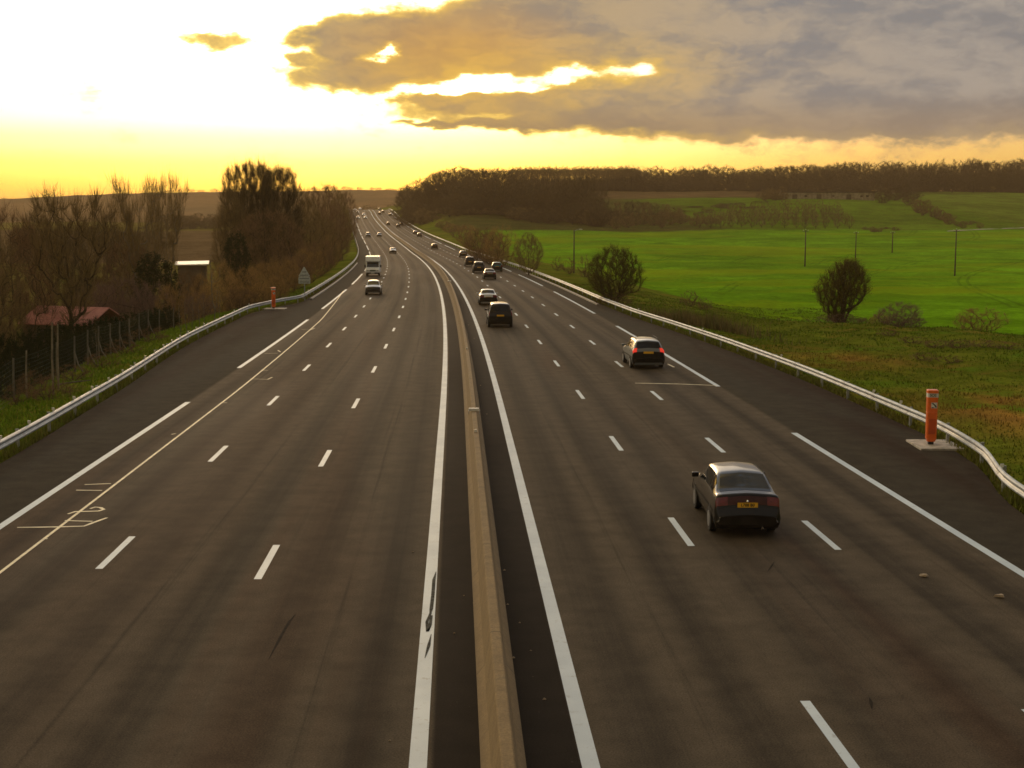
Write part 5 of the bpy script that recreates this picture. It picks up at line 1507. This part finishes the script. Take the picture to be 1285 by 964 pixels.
for px, py in ((588, 408), (595, 425), (603, 484), (611, 520), (633, 716), (637, 759), (652, 782), (582, 748), (595, 757), (644, 826), (666, 817), (683, 878), (518, 693), (489, 930), (570, 795)):
    p = road_px(px, py); mb = MB(); q = r_.uniform(.018, .035)
    mb.add([(-q, -q*.7, 0), (q, -q*.5, 0), (q*.8, q, 0), (-q*.6, q*.8, 0), (0, 0, q*.9)], [(3, 2, 1, 0), (0, 1, 4), (1, 2, 4), (2, 3, 4), (3, 0, 4)])
    o = mb.build('litter_scrap', MAT['scrap']); o.location = (p.x, p.y, .006); tag(o, lab, 'litter', 'tiny scraps beside the barrier')
# ------------------------------------------------------------------ sky, sun, air
SUN_AZ, SUN_EL = R(-6.0), R(7.0)      # azimuth from +y towards +x
wd = bpy.data.worlds.new('World'); SC.world = wd; wd.use_nodes = True
nt = wd.node_tree; nt.nodes.clear(); w = NW(nt)
out = w.node('ShaderNodeOutputWorld'); bg = w.node('ShaderNodeBackground')
nt.links.new(bg.outputs[0], out.inputs[0])
sky = w.node('ShaderNodeTexSky', sky_type='NISHITA'); sky.sun_disc = False
sky.sun_elevation = SUN_EL; sky.sun_rotation = SUN_AZ; sky.air_density = 1.3; sky.dust_density = 3.0; sky.ozone_density = 1.0
d = w.node('ShaderNodeTexCoord').outputs['Generated']
x, y, z = w.sep(d)
DEG = 57.2958
az = w.M('MULTIPLY', w.M('ARCTAN2', x, y), DEG)
el = w.M('MULTIPLY', w.M('ARCSINE', z), DEG)
def A(px): return math.degrees(math.atan((px-572)/1663.0))
def E(py): return math.degrees(math.atan((282-py)/1663.0))
ae = w.xyz(az, el, 0.0)
# clear band: colours by height
ramp = w.node('ShaderNodeValToRGB'); cr = ramp.color_ramp; cr.interpolation = 'EASE'
SK = [(0.0, (.78, .44, .018)), (1.4, (.80, .55, .04)), (2.4, (.86, .70, .13)), (3.4, (.95, .84, .36)), (4.6, (1.10, 1.02, .80)), (7.5, (1.15, 1.10, 1.0)), (14.0, (1.45, 1.32, 1.15)), (24.0, (1.10, 1.04, 1.0)), (40.0, (.62, .66, .74)), (90.0, (.50, .56, .68))]
f = w.M('POWER', w.M('DIVIDE', w.M('MAXIMUM', el, 0.0), 90.0), .5)
w.put(ramp.inputs[0], f)
while len(cr.elements) < len(SK): cr.elements.new(.5)
for e_, (dg, c) in zip(cr.elements, SK): e_.position = math.sqrt(dg/90.0); e_.color = C4(c)
base = ramp.outputs[0]
# the right hand side of the band is peach, far from the sun
right = w.rng(az, 0.0, 20.0)
pk = w.node('ShaderNodeValToRGB'); pr = pk.color_ramp
PK = [(0.0, (.52, .30, .05)), (2.0, (.58, .36, .07)), (3.2, (.62, .40, .13)), (4.5, (.72, .48, .30)), (9.0, (.60, .55, .50)), (90.0, (.45, .50, .60))]
w.put(pk.inputs[0], f)
while len(pr.elements) < len(PK): pr.elements.new(.5)
for e_, (dg, c) in zip(pr.elements, PK): e_.position = math.sqrt(dg/90.0); e_.color = C4(c)
base = w.mix(right, base, pk.outputs[0])
# glare round the hidden sun, wide to the left
sd = (math.sin(SUN_AZ)*math.cos(SUN_EL), math.cos(SUN_AZ)*math.cos(SUN_EL), math.sin(SUN_EL))
dp = w.node('ShaderNodeVectorMath', operation='DOT_PRODUCT'); w.put(dp.inputs[0], d); dp.inputs[1].default_value = sd
ang = w.M('MULTIPLY', w.M('ARCCOSINE', dp.outputs['Value']), DEG)
glare = w.M('POWER', w.rng(ang, 40.0, 0.0, 0, 1, False), 2.0)
gm = w.M('MULTIPLY', glare, w.rng(el, 2.2, 6.5))
base = w.mix(1.0, base, w.mix(gm, (0, 0, 0, 1), (.9, .75, .5, 1)), 'ADD')
# clouds
warp = w.node('ShaderNodeTexNoise'); w.put(warp.inputs['Vector'], w.vscale(ae, (.16, .34, 1))); warp.inputs['Detail'].default_value = 5
wv = w.node('ShaderNodeVectorMath', operation='SUBTRACT'); w.put(wv.inputs[0], warp.outputs['Color']); wv.inputs[1].default_value = (.5, .5, .5)
wsc = w.vscale(wv.outputs[0], (2.6, .95, 0))
aew = w.node('ShaderNodeVectorMath', operation='ADD'); w.put(aew.inputs[0], ae); w.put(aew.inputs[1], wsc)
aw = aew.outputs[0]
def blob(px, py, rx, ry, wt, soft=.55):
    mp = w.node('ShaderNodeMapping', vector_type='TEXTURE')
    w.put(mp.inputs[0], aw)
    mp.inputs['Location'].default_value = (A(px), E(py), 0)
    mp.inputs['Scale'].default_value = (rx/29.0, ry/29.0, 1)
    ln = w.node('ShaderNodeVectorMath', operation='LENGTH'); w.put(ln.inputs[0], mp.outputs[0])
    return w.rng(ln.outputs['Value'], 1.0+soft, 1.0-soft, 0.0, wt)
BL = [(1180, 50, 430, 110, 1.0), (820, 60, 240, 84, 1.0), (600, 62, 180, 40, 1.0), (455, 58, 70, 24, .8), (470, 102, 95, 17, .9), (720, 142, 190, 22, 1.0), (1000, 125, 330, 44, 1.0), (560, 131, 52, 8, .7),
      (283, 63, 50, 9, .52), (382, 84, 17, 5, .45), (545, 160, 48, 4.5, .7), (650, 158, 60, 6, .5), (930, -20, 240, 60, 1.0), (1280, -30, 420, 90, 1.0), (600, 90, 60, 20, .5)]
acc = None
for bl in BL:
    q = blob(*bl); acc = q if acc is None else w.M('ADD', acc, q)
acc = w.M('MINIMUM', acc, 1.15)
HOLES = [(596, 110, 62, 12, 1.35), (745, 98, 62, 13, .84), (700, 106, 24, 8, .6), (491, 72, 15, 8, .95), (468, 79, 20, 5, .6), (665, 118, 22, 5, .7), (610, 148, 30, 4, .75), (800, 88, 30, 8, .55), (722, 92, 18, 7, .5)]
for hb_ in HOLES: acc = w.M('SUBTRACT', acc, blob(*hb_, soft=.95))
fb = w.noise(w.vscale(ae, (.30, .62, 1)), 1.0, 9, .66, .25)
fb = w.M('ADD', w.M('MULTIPLY', fb, .75), w.M('MULTIPLY', w.noise(w.vscale(ae, (1.3, 2.1, 1)), 1.0, 7, .68), .25))
den = w.M('ADD', acc, w.M('MULTIPLY', w.M('SUBTRACT', fb, .5), 1.7))
# broken cloud over the rest of the dome
dome = w.M('MULTIPLY', w.M('MULTIPLY', w.rng(el, 11.0, 18.0), w.rng(y, .75, .35)), w.rng(w.noise(w.vscale(d, (1.2, 1.2, 2.2)), 1.6, 6, .6), .40, .62, 0, .9))
den = w.M('MAXIMUM', den, dome)
cov = w.rng(den, .02, .46)
thick = w.rng(den, .18, 1.10)
shade = w.noise(w.vscale(ae, (.16, .36, 1)), 1.0, 7, .6, .6)
shade2 = w.noise(w.vscale(aw, (.55, 1.2, 1)), 1.0, 6, .62)
near = w.M('POWER', w.rng(ang, 26.0, 2.0, 0, 1, False), 1.3)
warm = w.mix(w.rng(az, -4.0, 22.0), (.52, .36, .17, 1), (.36, .325, .29, 1))
cool = w.mix(w.rng(az, -4.0, 14.0), (.32, .25, .17, 1), (.21, .215, .225, 1))
cc = w.mix(w.rng(w.M('ADD', w.M('MULTIPLY', shade, .6), w.M('MULTIPLY', shade2, .5)), .44, .66), cool, warm)
# underside near the horizon band goes pinkish
cc = w.mix(w.M('MULTIPLY', w.rng(el, 5.6, 3.9), .55), cc, w.mix(w.rng(az, 0, 20), (.36, .22, .075, 1), (.28, .20, .13, 1)))
# thin parts let the glow through
edge = w.M('SUBTRACT', 1.0, thick, clamp=True)
gl = w.M('MULTIPLY', w.M('POWER', edge, 1.15), w.rng(az, 16.0, 3.0, .15, 1.0))
cc = w.mix(gl, cc, (.95, .60, .10, 1))
hot = w.M('MULTIPLY', w.M('POWER', edge, 5.0), w.rng(az, 10.0, 2.0))
cc = w.mix(hot, cc, (1.7, 1.25, .35, 1))
# orange stain where the sun stands behind the cloud
st_ = blob(580, 78, 110, 46, 1.0, soft=.9)
cc = w.mix(w.M('MULTIPLY', st_, .55), cc, (.66, .31, .045, 1))
halo = w.M('MAXIMUM', blob(615, 108, 130, 34, 1.0, soft=.95), blob(750, 96, 110, 32, .8, soft=.95))
cc = w.mix(w.M('MULTIPLY', halo, w.rng(shade2, .35, .65, .35, .75)), cc, (.86, .52, .085, 1))
base = w.mix(1.0, base, w.mix(1.0, sky.outputs[0], (.05, .05, .05, 1), 'MULTIPLY'), 'ADD')
skyc = w.mix(cov, base, cc)
# evening side of the dome, behind the view, is dimmer
back = w.rng(y, .30, -.55, 1.0, .32)
nish = w.mix(1.0, skyc, w.xyz(back, back, back), 'MULTIPLY')
below = w.rng(el, -.2, -3.0)
nish = w.mix(below, nish, (.10, .085, .05, 1))
w.put(bg.inputs[0], nish); bg.inputs[1].default_value = 1.0
wd.cycles.sampling_method = 'MANUAL'; wd.cycles.sample_map_resolution = 1024

sun = bpy.data.lights.new('sun', 'SUN'); sun.energy = .5; sun.angle = R(14); sun.color = (1.0, .66, .34)
so_ = bpy.data.objects.new('sun', sun); COL.objects.link(so_)
dv = Vector((math.sin(R(-8))*math.cos(SUN_EL), math.cos(R(-8))*math.cos(SUN_EL), math.sin(R(9))))
so_.rotation_euler = (-dv).to_track_quat('-Z', 'Y').to_euler()

# air
HAZE = .00016
mb = MB(); mb.box((0, 2700, 62), (9200, 7200, 160))
m = bpy.data.materials.new('haze'); m.use_nodes = True; nt = m.node_tree; nt.nodes.clear(); w = NW(nt)
o = w.node('ShaderNodeOutputMaterial'); pv = w.node('ShaderNodeVolumePrincipled')
pv.inputs['Color'].default_value = (.97, .69, .38, 1); pv.inputs['Density'].default_value = HAZE; pv.inputs['Anisotropy'].default_value = .35
nt.links.new(pv.outputs[0], o.inputs['Volume'])
hz_ = mb.build('haze', m, kind='stuff'); tag(hz_, 'thin warm evening haze hanging over the whole landscape', 'haze')

# ------------------------------------------------------------------ render settings
SC.view_settings.view_transform = 'Standard'; SC.view_settings.look = 'None'; SC.view_settings.exposure = 0.08; SC.view_settings.gamma = 1.0
SC.view_settings.use_curve_mapping = False
cy = SC.cycles
cy.use_denoising = True
cy.max_bounces = 4; cy.diffuse_bounces = 2; cy.glossy_bounces = 2; cy.transmission_bounces = 2; cy.transparent_max_bounces = 4; cy.volume_bounces = 0
cy.sample_clamp_indirect = 4.0
cy.pixel_filter_type = 'BLACKMAN_HARRIS'; cy.filter_width = 1.6
